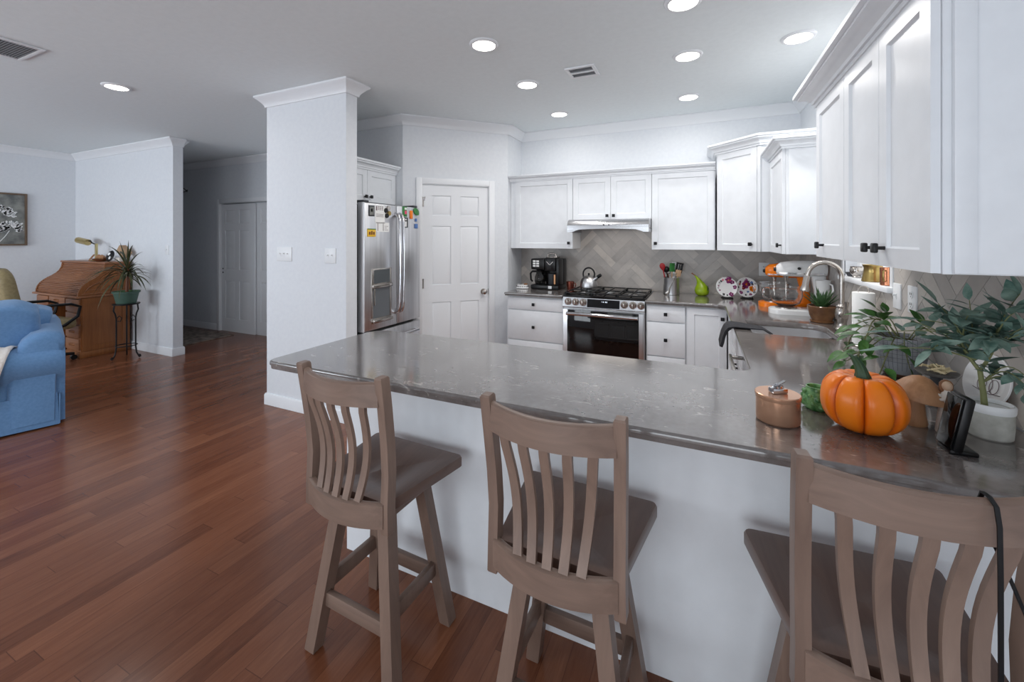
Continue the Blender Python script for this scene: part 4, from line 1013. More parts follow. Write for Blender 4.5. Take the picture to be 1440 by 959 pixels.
# pear
x, y = .02, 4.45
t = thing('ceramic_pear', 'glossy lime-green ceramic pear with a bent neck on the back counter', 'ornament', (x, y, CZ))
R = []
for z, r, dx in ((0, .03, 0), (.004, .045, 0), (.02, .06, 0), (.045, .066, 0), (.075, .061, 0), (.1, .046, -.004), (.125, .034, -.012), (.15, .027, -.024), (.17, .022, -.038), (.185, .016, -.052), (.192, .009, -.06), (.194, .002, -.063)):
    R.append([(dx+r*cos(a), r*sin(a), z+.25*dx*0-.3*r*cos(a)*(z > .13)) for a in [2*pi*i/32 for i in range(32)]])
mesh('body', MB(at(x, y)).loft(R), 'pear', t, 60)
mesh('stem', MB(at(x, y)).tube([(-.058, 0, .19), (-.075, 0, .202), (-.092, 0, .215)], [.006, .005, .007], 8), 'walnut', t)
mesh('leaf_relief', MB(at(x, y)).loft([[(.058*f+.002, -.035+.02*cos(a)*g, .075+.03*sin(a)*g) for a in [2*pi*i/16 for i in range(16)]] for f, g in ((.8, 1), (.92, .6), (.96, .1))]), 'pstem', t)
# crock
x, y = -.256, 4.42
t = thing('utensil_crock', 'stainless utensil crock on the back counter right of the range', 'crock', (x, y, CZ))
mesh('canister', MB(at(x, y)).lathe([(.07, 0), (.077, .003), (.077, .165), (.079, .17), (.075, .17), (.073, .165), (.072, .012), (0, .01)], n=36), 'steel', t)
def utensil(name, label, cat, base, top, m, hr, head):
    t = thing(name, label, cat, (x, y, CZ+.012), group='utensils in the steel crock')
    b, e = Vector(base), Vector(top); mesh('handle', MB(at(x, y)).tube([b, b.lerp(e, .5), e], hr, 8), m[0], t)
    X = at(x, y) @ Matrix.Translation(e); X = X @ (e-b).normalized().to_track_quat('Z', 'X').to_matrix().to_4x4()
    mesh('head', head(MB(X)), m[1], t)
spoon = lambda m: m.loft([[(r*cos(a), .3*r*sin(a)-.004, z) for a in [2*pi*i/16 for i in range(16)]] for z, r in ((-.005, .006), (.01, .016), (.03, .026), (.05, .026), (.065, .016), (.071, .004))])
spat = lambda m: m.box(-.03, .03, -.003, .003, 0, .085, .0025)
utensil('spoon', 'red spoon leaning left in the crock', 'utensil', (-.03, -.02, .02), (-.075, -.025, .24), ('red', 'red'), .006, spoon)
utensil('ladle', 'black ladle between the red spoon and green spatula', 'utensil', (-.012, .03, .02), (-.045, .03, .215), ('black', 'black'), .005, lambda m: m.ball((0, -.01, .03), (.034, .026, .03), 18, 10))
utensil('spatula', 'green spatula upright in the middle of the crock', 'utensil', (.0, -.01, .02), (.006, -.005, .225), ('tan', 'greenp'), .006, spat)
utensil('turner', 'black slotted turner leaning right in the crock', 'utensil', (.02, .03, .02), (.062, .035, .225), ('black', 'black'), .005, lambda m: m.box(-.034, -.012, -.002, .002, 0, .085, .001).box(-.006, .006, -.002, .002, 0, .085, .001).box(.012, .034, -.002, .002, 0, .085, .001).box(-.034, .034, -.002, .002, -.012, .004, .001).box(-.034, .034, -.002, .002, .075, .09, .001))
utensil('wooden_spatula', 'wide wooden spatula at the right rim of the crock', 'utensil', (.028, -.012, .02), (.058, -.01, .185), ('tan', 'tan'), .006, lambda m: m.box(-.026, .026, -.003, .003, -.005, .06, .0025))
utensil('potato_masher', 'brown-handled masher tucked behind the red spoon', 'utensil', (-.015, .04, .02), (-.035, .048, .20), ('walnut', 'nickel'), .006, lambda m: m.tube([(-.03, 0, .03), (-.02, 0, .0), (.02, 0, .0), (.03, 0, .03)], .004, 8))
t = thing('serving_spoon', 'long steel spoon hooked diagonally on the front of the crock', 'utensil', (x, y-.09, CZ), group='utensils in the steel crock')
mesh('handle', MB(at(x, y)).tube([(-.022, -.094, .045), (.02, -.088, .14), (.045, -.08, .205), (.052, -.066, .212)], [.006, .004, .005, .004], 8), 'nickel', t)
mesh('bowl', MB(at(x, y)).loft([[(-.022+xx+r*cos(a), -.094+.25*r*sin(a), zz+.9*r*sin(a)*0) for a in [2*pi*i/14 for i in range(14)]] for xx, zz, r in ((.0, .05, .004), (-.006, .036, .014), (-.012, .02, .017), (-.017, .007, .011), (-.019, .002, .003))]), 'nickel', t)
# floral plates on stands
def floral(x, y, rz, label, seed, cols, rim_only):
    t = thing('floral_plate', label, 'plate', (x, y, CZ), group='floral plates on the back counter')
    X = at(x, y) @ Matrix.Rotation(rz, 4, 'Z') @ Matrix.Rotation(radians(-12), 4, 'X')
    mesh('dish', plate_disc(X, .092, .104), 'white', t)
    rr = random.Random(seed)
    for mm, spots in cols:
        for cx, cz, r, npet in spots:
            k = MB(X)
            for j in range(npet):
                a = 2*pi*j/npet+rr.random(); c0 = Vector((cx+r*.6*cos(a), 0, cz+r*.6*sin(a))); rad = math.hypot(c0.x, c0.z)
                yy = -.0125 if rad > .088 else (-.0028 if rad < .06 else -.0035-(rad-.06)*.31)
                R = [[(c0.x+r*.5*s*cos(b), yy-dy, .104+c0.z+r*.5*s*sin(b)) for b in [2*pi*i/8 for i in range(8)]] for s, dy in ((1, 0), (.9, .0015))]
                k.loft(R)
            mesh('painted_flower', k, mm, t)
    s = thing('plate_stand', 'low black stand holding the '+('left' if rim_only else 'right')+' floral plate', 'stand', (x, y, CZ))
    Y = at(x, y) @ Matrix.Rotation(rz, 4, 'Z')
    mesh('wire_frame', MB(Y).box(-.045, .045, -.03, .04, 0, .007, .002).tube([(-.035, -.028, .006), (-.035, -.034, .02)], .003, 6).tube([(.035, -.028, .006), (.035, -.034, .02)], .003, 6).tube([(-.03, .03, .006), (-.025, .038, .10)], .003, 6).tube([(.03, .03, .006), (.025, .038, .10)], .003, 6), 'black', s)
floral(.232, 4.325, radians(12), 'white floral plate on the left, blooms only around its rim', 2,
       [('purple', [(.02, .066, .03, 7), (.05, .048, .02, 6), (.035, -.066, .02, 6), (.07, .0, .018, 5), (-.06, -.03, .008, 4), (-.07, .01, .007, 4)]), ('pinkp', [(.03, .06, .013, 5), (-.03, .066, .008, 4)]), ('yellow', [(.021, .066, .011, 4)]), ('black', [(-.045, .055, .009, 4), (-.03, -.068, .012, 4), (.0, -.075, .008, 4), (-.075, -.01, .006, 3), (-.06, .04, .006, 3)])], True)
floral(.398, 4.375, radians(12), 'white floral plate on the right, covered with plum and orange blooms', 3,
       [('purple', [(.0, .025, .034, 8), (.0, .068, .014, 5), (-.05, -.05, .016, 5), (.03, -.065, .012, 5)]), ('red', [(-.025, -.005, .016, 6), (-.055, .03, .01, 4)]), ('orange', [(.055, -.01, .03, 7), (.004, .028, .014, 5)]), ('bluep', [(.045, .045, .012, 5), (.01, -.04, .01, 4)]), ('black', [(.05, .03, .01, 4), (-.05, .05, .01, 4), (-.01, -.07, .009, 4), (.02, .055, .009, 4), (-.07, .0, .008, 4), (.06, -.045, .009, 4)])], False)
# stand mixers: local x runs from the bowl to the column
def mixer(x, y, c, label, hs=1.0, tall=0):
    t = thing('stand_mixer', label, 'mixer', (x, y, CZ), group='stand mixers in the corner')
    X = at(x, y)
    fp = [(px_, py_) for px_, py_ in rrect(.36, .19, .07, 6, -.02, 0)]
    mesh('base', MB(X).loft([[(a, b, 0) for a, b in fp], [(a, b, .012) for a, b in fp], [(a*1.0, b*.99, .03) for a, b in fp], [(-.02+(a+.02)*.93, b*.9, .038) for a, b in fp]]), c, t)
    mesh('bowl_plate', MB(X).lathe([(.07, .038), (.07, .046), (.05, .05), (0, .05)], (-.09, 0, 0), 28), 'nickel', t)
    S = []
    for z, w, d, cx in ((.036, .10, .10, .11), (.08, .075, .085, .115), (.16, .07, .08, .118), (.225+tall, .085, .09, .11), (.245+tall, .09, .095, .105)):
        S.append([(a, b, z) for a, b in rrect(w, d, .03, 4, cx, 0)])
    mesh('column', MB(X).loft(S), c, t, 50)
    S = []
    for xx, w, hh, zc in ((-.155, .02, .02, .285), (-.15, .06, .06, .287), (-.125, .095, .10, .29), (-.05, .115, .118, .295), (.06, .12, .122, .297), (.13, .11, .115, .295), (.155, .09, .095, .293), (.163, .04, .04, .292)):
        S.append([(xx, b*hs, zc+tall+a) for a, b in rrect(hh, w, min(hh, w)*.42, 5)])
    hd = mesh('motor_head', MB(X).loft(S), c, t, 50)
    mesh('trim_band', MB(X).loft([[(xx, s*w, 0.262+tall+dz) for s, dz in ((-1, -.006), (-1, .006), (1, .006), (1, -.006))] for xx, w in ((-.14, .049*hs), (-.05, .0585*hs), (.06, .0612*hs), (.13, .0562*hs))]), 'chrome', hd)
    mesh('attachment_knob', MB(X).cyl((-.154, 0, .287+tall), (-.168, 0, .287+tall), .016, .012).cyl((-.02, -.06*hs, .30+tall), (-.02, -.075*hs, .30+tall), .01), 'black', hd)
    mesh('beater_shaft', MB(X).cyl((-.09, 0, .245+tall), (-.09, 0, .20+tall), .018, .012).tube([(-.09, 0, .2+tall), (-.09, 0, .09)], .004, 8), 'nickel', hd)
    mesh('glass_bowl', MB(X).lathe([(.04, .051), (.05, .054), (.085, .075), (.102, .12), (.106, .19), (.108, .193), (.104, .193), (.1, .12), (.083, .078), (.05, .058), (0, .056)], (-.09, 0, 0), 36), 'glass', t)
    mesh('bowl_handle', MB(X).tube([(-.192, 0, .18), (-.225, 0, .178), (-.236, 0, .16), (-.232, 0, .11), (-.19, 0, .095)], .007, 8), 'glass', t)
    return t
mixer(.675, 3.655, 'white', 'white stand mixer in the corner, in front of the orange one', 1.0, .035)
mixer(.645, 3.985, 'orange', 'orange stand mixer behind the white one')
x, y = .778, 3.505
t = thing('pitcher', 'white enamel pitcher between the aloe and the white mixer', 'pitcher', (x, y, CZ))
mesh('body', MB(at(x, y)).lathe([(.035, 0), (.04, .004), (.04, .2), (.043, .25), (.046, .262), (.044, .262), (.038, .2), (.036, .012), (0, .01)], n=28), 'white', t)
mesh('handle', MB(at(x, y)).tube([(.03, -.028, .24), (.042, -.042, .235), (.046, -.048, .2), (.038, -.042, .165), (.026, -.03, .155)], .006, 8), 'white', t)
# sill things
SZ = wz0
x, y = .862, 2.88
t = thing('brass_pot', 'hammered brass pot on the window sill', 'pot', (x, y, SZ))
mesh('body', MB(at(x, y, SZ)).lathe([(.045, 0), (.05, .002), (.048, .015), (.041, .05), (.039, .075), (.046, .092), (.043, .092), (.036, .075), (.04, .02), (0, .01)], n=32), 'brass', t)
mesh('spout', MB(at(x, y, SZ)).loft([[(-.03, .02, .075), (-.02, .035, .075), (-.02, .03, .06)], [(-.032, .05, .095), (-.03, .056, .095), (-.03, .052, .088)]]), 'brass', t)
x, y = .862, 2.675
t = thing('copper_mug', 'copper mug at the near end of the window sill', 'mug', (x, y, SZ))
mesh('cup', MB(at(x, y, SZ)).lathe([(.03, 0), (.033, .003), (.034, .09), (.031, .09), (.03, .008), (0, .006)], n=28), 'copper', t)
mesh('handle', MB(at(x, y, SZ)).tube([(-.02, -.027, .075), (-.034, -.045, .073), (-.037, -.05, .05), (-.032, -.043, .025), (-.02, -.027, .022)], .004, 8), 'brass', t)
x, y = .866, 3.15
t = thing('silver_creamer', 'small silver creamer at the far end of the window sill', 'creamer', (x, y, SZ))
mesh('body', MB(at(x, y, SZ)).lathe([(.022, 0), (.024, .004), (.02, .01), (.033, .03), (.036, .045), (.03, .06), (.033, .066), (.029, .066), (.03, .045), (0, .012)], n=28), 'nickel', t)
mesh('handle', MB(at(x, y, SZ)).tube([(-.01, -.03, .055), (-.014, -.048, .055), (-.014, -.05, .035), (-.01, -.034, .025)], .003, 8), 'nickel', t)
x, y = .862, 3.24
t = thing('oval_dish', 'dark oval dish standing next to the silver creamer', 'dish', (x, y, SZ))
mesh('dish', MB(at(x, y, SZ)).lathe([(.018, 0), (.025, .003), (.036, .022), (.037, .025), (.034, .024), (.022, .007), (0, .006)], n=28, sx=.75), 'darkgrey', t)
# towel over the sink edge
t_pts = [(.40, .885), (.345, .919), (.30, .9175), (.25, .9175), (.205, .9195), (.18, .916), (.16, .893), (.147, .86), (.138, .82), (.132, .795)]
R = []
for i, (xx, zz) in enumerate(t_pts):
    f = i/(len(t_pts)-1); y0 = 2.86+.02*f; y1 = 2.93+.14*min(1, f*2.2)
    ring = []
    for j in range(9):
        yy = y0+(y1-y0)*j/8; w = .004*sin(j*1.6+i*.4)
        ring.append((xx-abs(w)*(f > .5), yy, zz+abs(w)*(f <= .5)+(.0 if i < 5 else -.012*sin(j*.8))))
    nx, nz = (0, .006) if i < 4 else (-.016, 0.004)
    ring += [(p[0]+nx, p[1], p[2]+nz+(.0 if i < 5 else 0)) for p in ring[::-1]]
    R.append(ring)
single('dish_towel', MB().loft(R), 'towel', 'charcoal dish towel draped over the counter edge by the sink', 'towel', ang=80)
# coffee maker
x, y = -1.535, 4.40
t = thing('coffee_maker', 'black dual coffee maker with glass carafe on the back counter', 'coffee maker', (x, y, CZ))
X = at(x, y)
mesh('base', MB(X).box(-.16, .16, -.15, .15, 0, .05, .01), 'blackp', t)
mesh('tower', MB(X).box(-.16, .16, .03, .15, .05, .33, .008).box(.125, .16, -.13, .03, .05, .33, .008), 'blackp', t)
mesh('brew_head', MB(X).box(-.16, -.002, -.14, .03, .215, .335, .012).box(.002, .125, -.145, .03, .20, .345, .012), 'blackp', t)
m = MB(X)
for i in range(2):
    for j in range(3): m.box(-.135+i*.04, -.103+i*.04, -.1425, -.139, .245+j*.026, .263+j*.026, .001)
mesh('button', m, 'white', t)
mesh('lid_handle', MB(X).tube([(.01, -.06, .345), (.02, -.062, .385), (.06, -.063, .392), (.10, -.062, .385), (.11, -.06, .345)], .009, 10).box(.0, .12, -.08, .05, .343, .358, .006), 'nickel', t)
mesh('funnel_mark', MB(X).tube([(.025, -.1475, .305), (.063, -.1475, .27), (.10, -.1475, .305)], .003, 6), 'nickel', t)
mesh('base_badge', MB(X).box(.045, .085, -.152, -.149, .012, .042, .001), 'whitep', t)
cf = mesh('carafe', MB(X).lathe([(.05, .052), (.06, .056), (.068, .09), (.066, .13), (.05, .17), (.045, .19), (.042, .19), (.047, .17), (.06, .13), (.06, .09), (0, .058)], (-.075, -.06, 0), 32), mat('smoked_glass', (.35, .34, .33), .03, trans=1), t)
mesh('carafe_lid', MB(X).lathe([(.046, .188), (.05, .195), (.045, .208), (0, .208)], (-.075, -.06, 0), 24), 'blackp', cf)
mesh('carafe_handle', MB(X).tube([(-.115, -.075, .19), (-.155, -.105, .192), (-.172, -.115, .17), (-.168, -.112, .10), (-.155, -.10, .08)], .011, 10), 'blackp', cf)
mesh('travel_cup', MB(X).lathe([(.035, .051), (.038, .055), (.043, .17), (.04, .172), (0, .172)], (.06, -.07, 0), 26), 'darkgrey', t)
mesh('cup_trim', MB(X).box(.1, .118, -.125, -.115, .06, .165, .003), mat('peach_panel', lin(226, 170, 126), .4), t)
# lattice dish, jar lids
x, y = -1.795, 4.26
t = thing('lattice_dish', 'white pierced dish at the left end of the back counter', 'dish', (x, y, CZ))
mesh('dish', MB(at(x, y)).lathe([(.045, 0), (.064, .004), (.066, .008), (.055, .04), (.057, .044), (.051, .042), (.05, .012), (0, .008)], n=36, sx=1.1, sy=.8), 'white', t)
k = MB(at(x, y))
for i in range(20):
    a = 2*pi*i/20
    k.ball((1.1*.0605*cos(a), .8*.0605*sin(a), .026), (.006, .006, .0065), 8, 6)
mesh('pierced_holes', k, 'darkgrey', t)
t = thing('small_pot', 'tiny white pot with a black top in the white pierced dish', 'pot', (x, y, CZ+.009))
mesh('cup', MB(at(x-.015, y-.005)).lathe([(.017, .0095), (.022, .044), (.025, .046), (.025, .049), (0, .0495)], n=20), 'white', t)
mesh('foil', MB(at(x-.015, y-.005)).lathe([(.016, .0495), (.015, .051), (0, .0515)], n=20), 'black', t)
t = thing('small_pot', 'tiny orange-brown pot in the white pierced dish', 'pot', (x+.035, y, CZ+.009))
mesh('cup', MB(at(x+.034, y+.012)).lathe([(.014, .0095), (.019, .05), (.022, .052), (.022, .056), (0, .0565)], n=20), 'mush', t)
# copper mug on the counter, kettle
x, y = -1.29, 4.41
t = thing('mug', 'reddish copper mug between the coffee maker and the range', 'mug', (x, y, CZ))
rc = mat('red_copper', lin(150, 84, 70), .22, .8)
mesh('cup', MB(at(x, y)).lathe([(.033, 0), (.036, .003), (.042, .05), (.042, .085), (.039, .085), (.038, .05), (.03, .008), (0, .007)], n=28), rc, t)
mesh('handle', MB(at(x, y)).tube([(.038, -.01, .07), (.062, -.018, .07), (.068, -.02, .05), (.055, -.016, .02), (.034, -.01, .018)], .005, 8), rc, t)
x, y, z = -1.085, 4.41, .944
t = thing('kettle', 'brushed steel kettle with black loop handle on the range', 'kettle', (x, y, z))
X = at(x, y, z)
mesh('body', MB(X).lathe([(.085, 0), (.093, .004), (.094, .02), (.09, .05), (.08, .085), (.06, .11), (.035, .124), (0, .128)], n=40), 'steel', t, 50)
mesh('lid_knob', MB(X).cyl((0, 0, .126), (0, 0, .135), .008).ball((0, 0, .143), .012, 14, 8), 'blackp', t)
mesh('handle', MB(X).tube([(.062*cos(a), 0, .142+.068*sin(a)) for a in [radians(k) for k in range(-38, 219, 12)]], .0085, 12), 'blackp', t)
mesh('spout', MB(X).tube([(.06, -.02, .085), (.09, -.03, .105), (.12, -.038, .128)], [.02, .017, .014], 14), 'steel', t)
mesh('spout_cover', MB(X).tube([(.105, -.034, .118), (.125, -.0395, .133), (.14, -.043, .142)], [.0175, .018, .015], 14), 'blackp', t)

# ================================================================== LIVING ROOM AND HALL
# roll-top desk
x0, x1 = -8.08, -6.90
t = thing('rolltop_desk', 'golden oak roll-top desk against the living room wall', 'desk', (-7.49, 2.72, 0))
def pedestal(a, b, nm):
    p = mesh('pedestal', MB().box(a, b, 2.47, 2.95, .07, .735).box(a-.008, b+.008, 2.46, 2.955, 0, .075, .004), 'oak', t)
    return p
pl, pr = pedestal(x0, x0+.36, 'l'), pedestal(x1-.36, x1, 'r')
def drw(a, b, z0, z1, par):
    d = mesh('drawer', MB().box(a+.012, b-.012, 2.452, 2.472, z0, z1, .004), 'oakx', par)
    c = (a+b)/2; zc = (z0+z1)/2; w = min(.075, (b-a)*.3)
    mesh('drawer_pull', MB().loft([[(c-w+2*w*i/8, 2.453-(.028*sin(pi*i/8) if k else 0), zc+dz) for i in range(9)]+[(c+w-2*w*i/8, 2.453, zc+dz+.002) for i in range(9)] for dz, k in ((-.022, 0), (-.012, 1), (.004, 1), (.014, 0))]), 'oak', d)
for a, par in ((x0, pl), (x1-.36, pr)):
    for z0, z1 in ((.10, .235), (.25, .40), (.415, .55), (.57, .72)): drw(a, a+.36, z0, z1, par)
drw(x0+.36, x1-.36, .64, .725, pl)
mesh('modesty_panel', MB().box(x0+.36, x1-.36, 2.88, 2.90, .15, .735).box(x0+.36, x1-.36, 2.475, 2.90, .62, .735), 'oak', t)
for sx in (x1,):
    mesh('side_panel', MB().box(sx, sx+.008, 2.48, 2.53, .08, .73).box(sx, sx+.008, 2.87, 2.94, .08, .73).box(sx, sx+.008, 2.53, 2.87, .08, .14).box(sx, sx+.008, 2.53, 2.87, .66, .73), 'oak', t)
mesh('writing_top', MB().box(x0-.03, x1+.02, 2.42, 2.962, .736, .762, .008), 'oakx', t)
S = [(2.455, .765), (2.458, .80), (2.47, .84), (2.492, .88), (2.525, .915), (2.565, .945), (2.61, .972), (2.65, 1.003), (2.68, 1.04), (2.70, 1.085), (2.708, 1.14)]
Rr = []
for k in range(len(S)-1):
    (ya, za), (yb, zb) = S[k], S[k+1]
    for j in range(2):
        for f, e in ((0, .0), (.07, .0), (.2, .011), (.5, .014), (.8, .011), (.93, .0)):
            g = (j+f)/2; yy, zz = ya+(yb-ya)*g, za+(zb-za)*g; nx, nz = -(zb-za), (yb-ya); ln = math.hypot(nx, nz); Rr.append((yy+nx/ln*e+.008, zz+nz/ln*e))
poly = Rr+[(2.70, 1.14), (2.94, 1.14), (2.94, .765)]
mesh('tambour', MB().loft([[(x0+.03, a, b) for a, b in Rr], [(x1-.03, a, b) for a, b in Rr]], False, False, False), 'oakx', t)
SP = [(y-.012, z) for y, z in S]+[(2.955, 1.14), (2.955, .765)]
for a in (x0, x1-.028):
    sp = mesh('curved_side', MB().prismx(SP, a, a+.028), 'oak', t)
    if a > x0:
        mesh('carved_scroll', MB().tube([(x1+.001, 2.50, .80), (x1+.002, 2.54, .86), (x1+.002, 2.60, .90), (x1+.002, 2.68, .93), (x1+.002, 2.72, .97), (x1+.001, 2.75, 1.02)], [.003, .007, .008, .008, .007, .003], 8).tube([(x1+.001, 2.74, .86), (x1+.002, 2.78, .92), (x1+.001, 2.76, .98)], [.003, .008, .003], 8).box(x1-.002, x1+.004, 2.48, 2.95, .775, .79, .002).box(x1-.002, x1+.004, 2.53, 2.95, .825, .835, .002), 'oakx', sp)
mesh('back_panel', MB().box(x0+.028, x1-.028, 2.935, 2.952, .765, 1.14), 'oak', t)
mesh('top', MB().box(x0-.02, x1+.02, 2.688, 2.965, 1.141, 1.166, .006), 'oakx', t)
DT = 1.166
# desk lamp
t = thing('desk_lamp', 'brass pharmacy lamp with tubular shade on the roll-top desk', 'lamp', (-7.50, 2.84, DT))
lx, ly = -7.50, 2.84
mesh('base', MB().lathe([(.06, 0), (.062, .004), (.055, .012), (.02, .018), (.012, .022)], (lx, ly, DT), 24), 'brass', t)
mesh('stem', MB().box(lx-.018, lx+.018, ly-.012, ly+.012, DT+.02, DT+.235, .004), mat('brushed_brass', lin(206, 190, 140), .3, .7), t)
mesh('arm', MB().tube([(lx, ly, DT+.228), (lx-.06, ly, DT+.232), (lx-.12, ly, DT+.245), (lx-.17, ly, DT+.275), (lx-.2, ly, DT+.268)], .009, 10), 'blackp', t)
mesh('shade', MB().cyl((lx-.20, ly-.01, DT+.25), (lx-.42, ly-.03, DT+.282), .042, .042, 24), mat('shade_brass', lin(200, 180, 128), .32, .7), t)
# things on the desk
t = thing('ornament_mask', 'black and white oval mask propped on the roll-top desk', 'ornament', (-7.06, 2.80, DT))
Mx = RZ(-7.06, 2.79, .2, DT) @ Matrix.Rotation(radians(-18), 4, 'X')
mesh('face', MB(Mx).loft([[(.058*f*cos(a), yy, .078+.075*f*sin(a)) for a in [2*pi*i/24 for i in range(24)]] for yy, f in ((.01, .9), (0, 1), (-.012, .85), (-.018, .3))]), 'black', t, 60)
mesh('markings', MB(Mx).ball((-.008, -.015, .1), (.024, .008, .022), 14, 8).ball((.022, -.014, .05), (.016, .007, .022), 14, 8), 'white', t)
t = thing('woven_box', 'tan woven box tilted up behind the mask on the desk', 'box', (-6.98, 2.86, DT))
Bx = RZ(-6.99, 2.875, .1, DT) @ Matrix.Rotation(radians(38), 4, 'Y')
mesh('box', MB(Bx).box(-.09, .07, -.03, .05, .115, .205, .004), 'tan', t)
mesh('clasp', MB(Bx).box(-.015, .01, -.034, -.03, .14, .17, .002), 'black', t)
t = thing('woven_box_stand', 'low cream support under the tilted woven box', 'stand', (-6.98, 2.86, DT))
mesh('block', MB().box(-7.03, -6.93, 2.85, 2.93, DT, DT+.055, .01), 'cloth', t)
t = thing('framed_photo', 'small leaning frame beside the desk lamp base', 'frame', (-7.60, 2.80, DT))
Fx = RZ(-7.60, 2.80, -.3, DT) @ Matrix.Rotation(radians(-32), 4, 'X')
mesh('frame', MB(Fx).box(-.05, -.038, -.006, .006, .001, .10).box(.038, .05, -.006, .006, .001, .10).box(-.038, .038, -.006, .006, .001, .013).box(-.038, .038, -.006, .006, .088, .10), 'mush', t)
mesh('picture', MB(Fx).box(-.038, .038, .0, .004, .013, .088), 'canvas', t)
t = thing('wooden_bowl', 'shallow brown wooden bowl of shells in the middle of the desk top', 'bowl', (-7.27, 2.80, DT))
mesh('bowl', MB().lathe([(.05, 0), (.10, .02), (.12, .035), (.115, .035), (.09, .022), (0, .008)], (-7.27, 2.80, DT), 28, sx=1.2, sy=.7), 'walnut', t)
for i, (dx, dy) in enumerate(((-.06, 0), (.0, .02), (.05, -.01))):
    single('seashell', MB().lathe([(.0, 0), (.022, .008), (.034, .03), (.022, .052), (.006, .066), (0, .068)], (-7.27+dx, 2.80+dy, DT+.0145+abs(dx)*.17), 14, wob=lambda a: 1+.12*cos(9*a)), 'mush', ['pale brown shell at the left of the wooden bowl on the desk', 'pale brown shell in the centre of the wooden bowl on the desk', 'pale brown shell at the right of the wooden bowl on the desk'][i], 'shell', 'shells in the wooden bowl', (-7.27+dx, 2.80+dy, DT+.02))
# plant stand and dracaena
x, y = -6.42, 2.71
t = thing('plant_stand', 'black wrought iron plant stand beside the roll-top desk', 'plant stand', (x, y, 0))
mesh('top_ring', MB().lathe([(.0, .66), (.125, .66), (.13, .665), (.13, .675), (.0, .672)], (x, y, 0), 32), 'black', t)
for i in range(3):
    a = radians(35+120*i); c, s = cos(a), sin(a)
    mesh('leg', MB().tube([(x+r*c, y+r*s, z) for r, z in ((.12, .66), (.128, .60), (.11, .555), (.10, .50), (.10, .3), (.10, .15), (.11, .07), (.13, .03), (.142, .012), (.152, .02), (.15, .036), (.138, .04))], .0085, 8), 'black', t)
mesh('lower_ring', MB().tube([(x+.10*cos(a), y+.10*sin(a), .16) for a in [2*pi*i/24 for i in range(24)]], .006, 8, True), 'black', t)
k = MB()
for i in range(3):
    a = radians(35+120*i); c, s = cos(a), sin(a)
    k.tube([(x+r*c, y+r*s, z) for r, z in ((.10, .50), (.07, .53), (.045, .50), (.06, .46), (.085, .47))], .005, 8)
mesh('scroll', k, 'black', t)
PZ = .6755
t = thing('potted_dracaena', 'arching dragon tree in a green pot on the iron plant stand', 'potted plant', (x, y, PZ))
mesh('pot', MB().lathe([(.09, 0), (.095, .004), (.12, .125), (.132, .128), (.134, .15), (.125, .15), (.117, .13), (.115, .12)], (x, y, PZ), 36), 'mint', t)
mesh('soil', MB().lathe([(.116, .12), (0, .13)], (x, y, PZ), 24), 'soil', t)
lf = MB(); rs = random.Random(9)
for i in range(46):
    a = rs.uniform(0, 2*pi); d = Vector((cos(a), sin(a), .1)); lf.leaf((x+.085*cos(a), y+.085*sin(a), PZ+.12), d+Vector((0, 0, .8)), .07, .02, .8, 4, .1)
mesh('ground_cover', lf, 'leafg', t, 180)
mesh('trunk', MB().tube([(x+.01, y, PZ+.12), (x+.02, y, PZ+.28), (x+.035, y, PZ+.42)], [.016, .013, .012], 10), 'walnut', t)
lf = MB()
for i in range(64):
    a = i*2.4; e = rs.uniform(-.2, 1.2); h = PZ+rs.uniform(.30, .42); L = rs.uniform(.34, .54)
    if sin(a) > .3: L *= .55
    lf.leaf((x+.03, y, h), (cos(a)*cos(e), sin(a)*cos(e), sin(e)), L, .022, rs.uniform(1.1, 2.2), 9, .15)
lf.leaf((x+.03, y, PZ+.42), (.05, .0, 1), .36, .022, .3, 9, .15); lf.leaf((x+.03, y, PZ+.42), (-.25, -.1, 1), .36, .024, .25, 9, .15); lf.leaf((x+.03, y, PZ+.42), (.4, -.1, 1), .46, .02, 1.5, 9, .15)
mesh('foliage', lf, 'leafd', t, 180)
# office chair
x, y = -6.93, 2.13
t = thing('office_chair', 'tan leather office chair with black arms at the roll-top desk', 'chair', (x, y, 0))
def cush(X, w, d, h, r, n=5):
    P = lambda s, z: [(a*s, b*s, z) for a, b in rrect(w, d, r, n)]
    return MB(X).loft([P(.9, -h/2), P(.98, -h*.36), P(1, 0), P(.98, h*.36), P(.9, h/2), P(.6, h*.56)])
mesh('seat', cush(TR((x, y, .47)), .52, .50, .11, .1), 'leather', t, 60)
bk = RZ(x, y-.27, 0, .80) @ Matrix.Rotation(radians(90+10), 4, 'X')
mesh('backrest', cush(bk, .50, .70, .12, .14), 'leather', t, 60)
mesh('back_seam', MB(bk).tube([(a*.72, b*.8, -.062) for a, b in rrect(.50, .70, .14, 6)], .004, 6, True), 'leather', t)
for s in (-1, 1):
    mesh('armrest', MB().tube([(x+s*.25, y-.22, .62), (x+s*.29, y-.15, .70), (x+s*.30, y, .715), (x+s*.30, y+.16, .71), (x+s*.295, y+.24, .67), (x+s*.29, y+.22, .56), (x+s*.27, y+.12, .47), (x+s*.2, y+.06, .43)], .017, 10), 'blackp', t)
mesh('gas_column', MB().cyl((x, y, .10), (x, y, .42), .03, .025), 'black', t)
for i in range(5):
    a = radians(90+72*i); mesh('base_leg', MB().tube([(x, y, .11), (x+.29*cos(a), y+.29*sin(a), .075)], [.026, .016], 10).cyl((x+.285*cos(a)-.02*sin(a), y+.285*sin(a)+.02*cos(a), .03), (x+.285*cos(a)+.02*sin(a), y+.285*sin(a)-.02*cos(a), .03), .03).cyl((x+.285*cos(a), y+.285*sin(a), .03), (x+.285*cos(a), y+.285*sin(a), .08), .01), 'blackp', t)
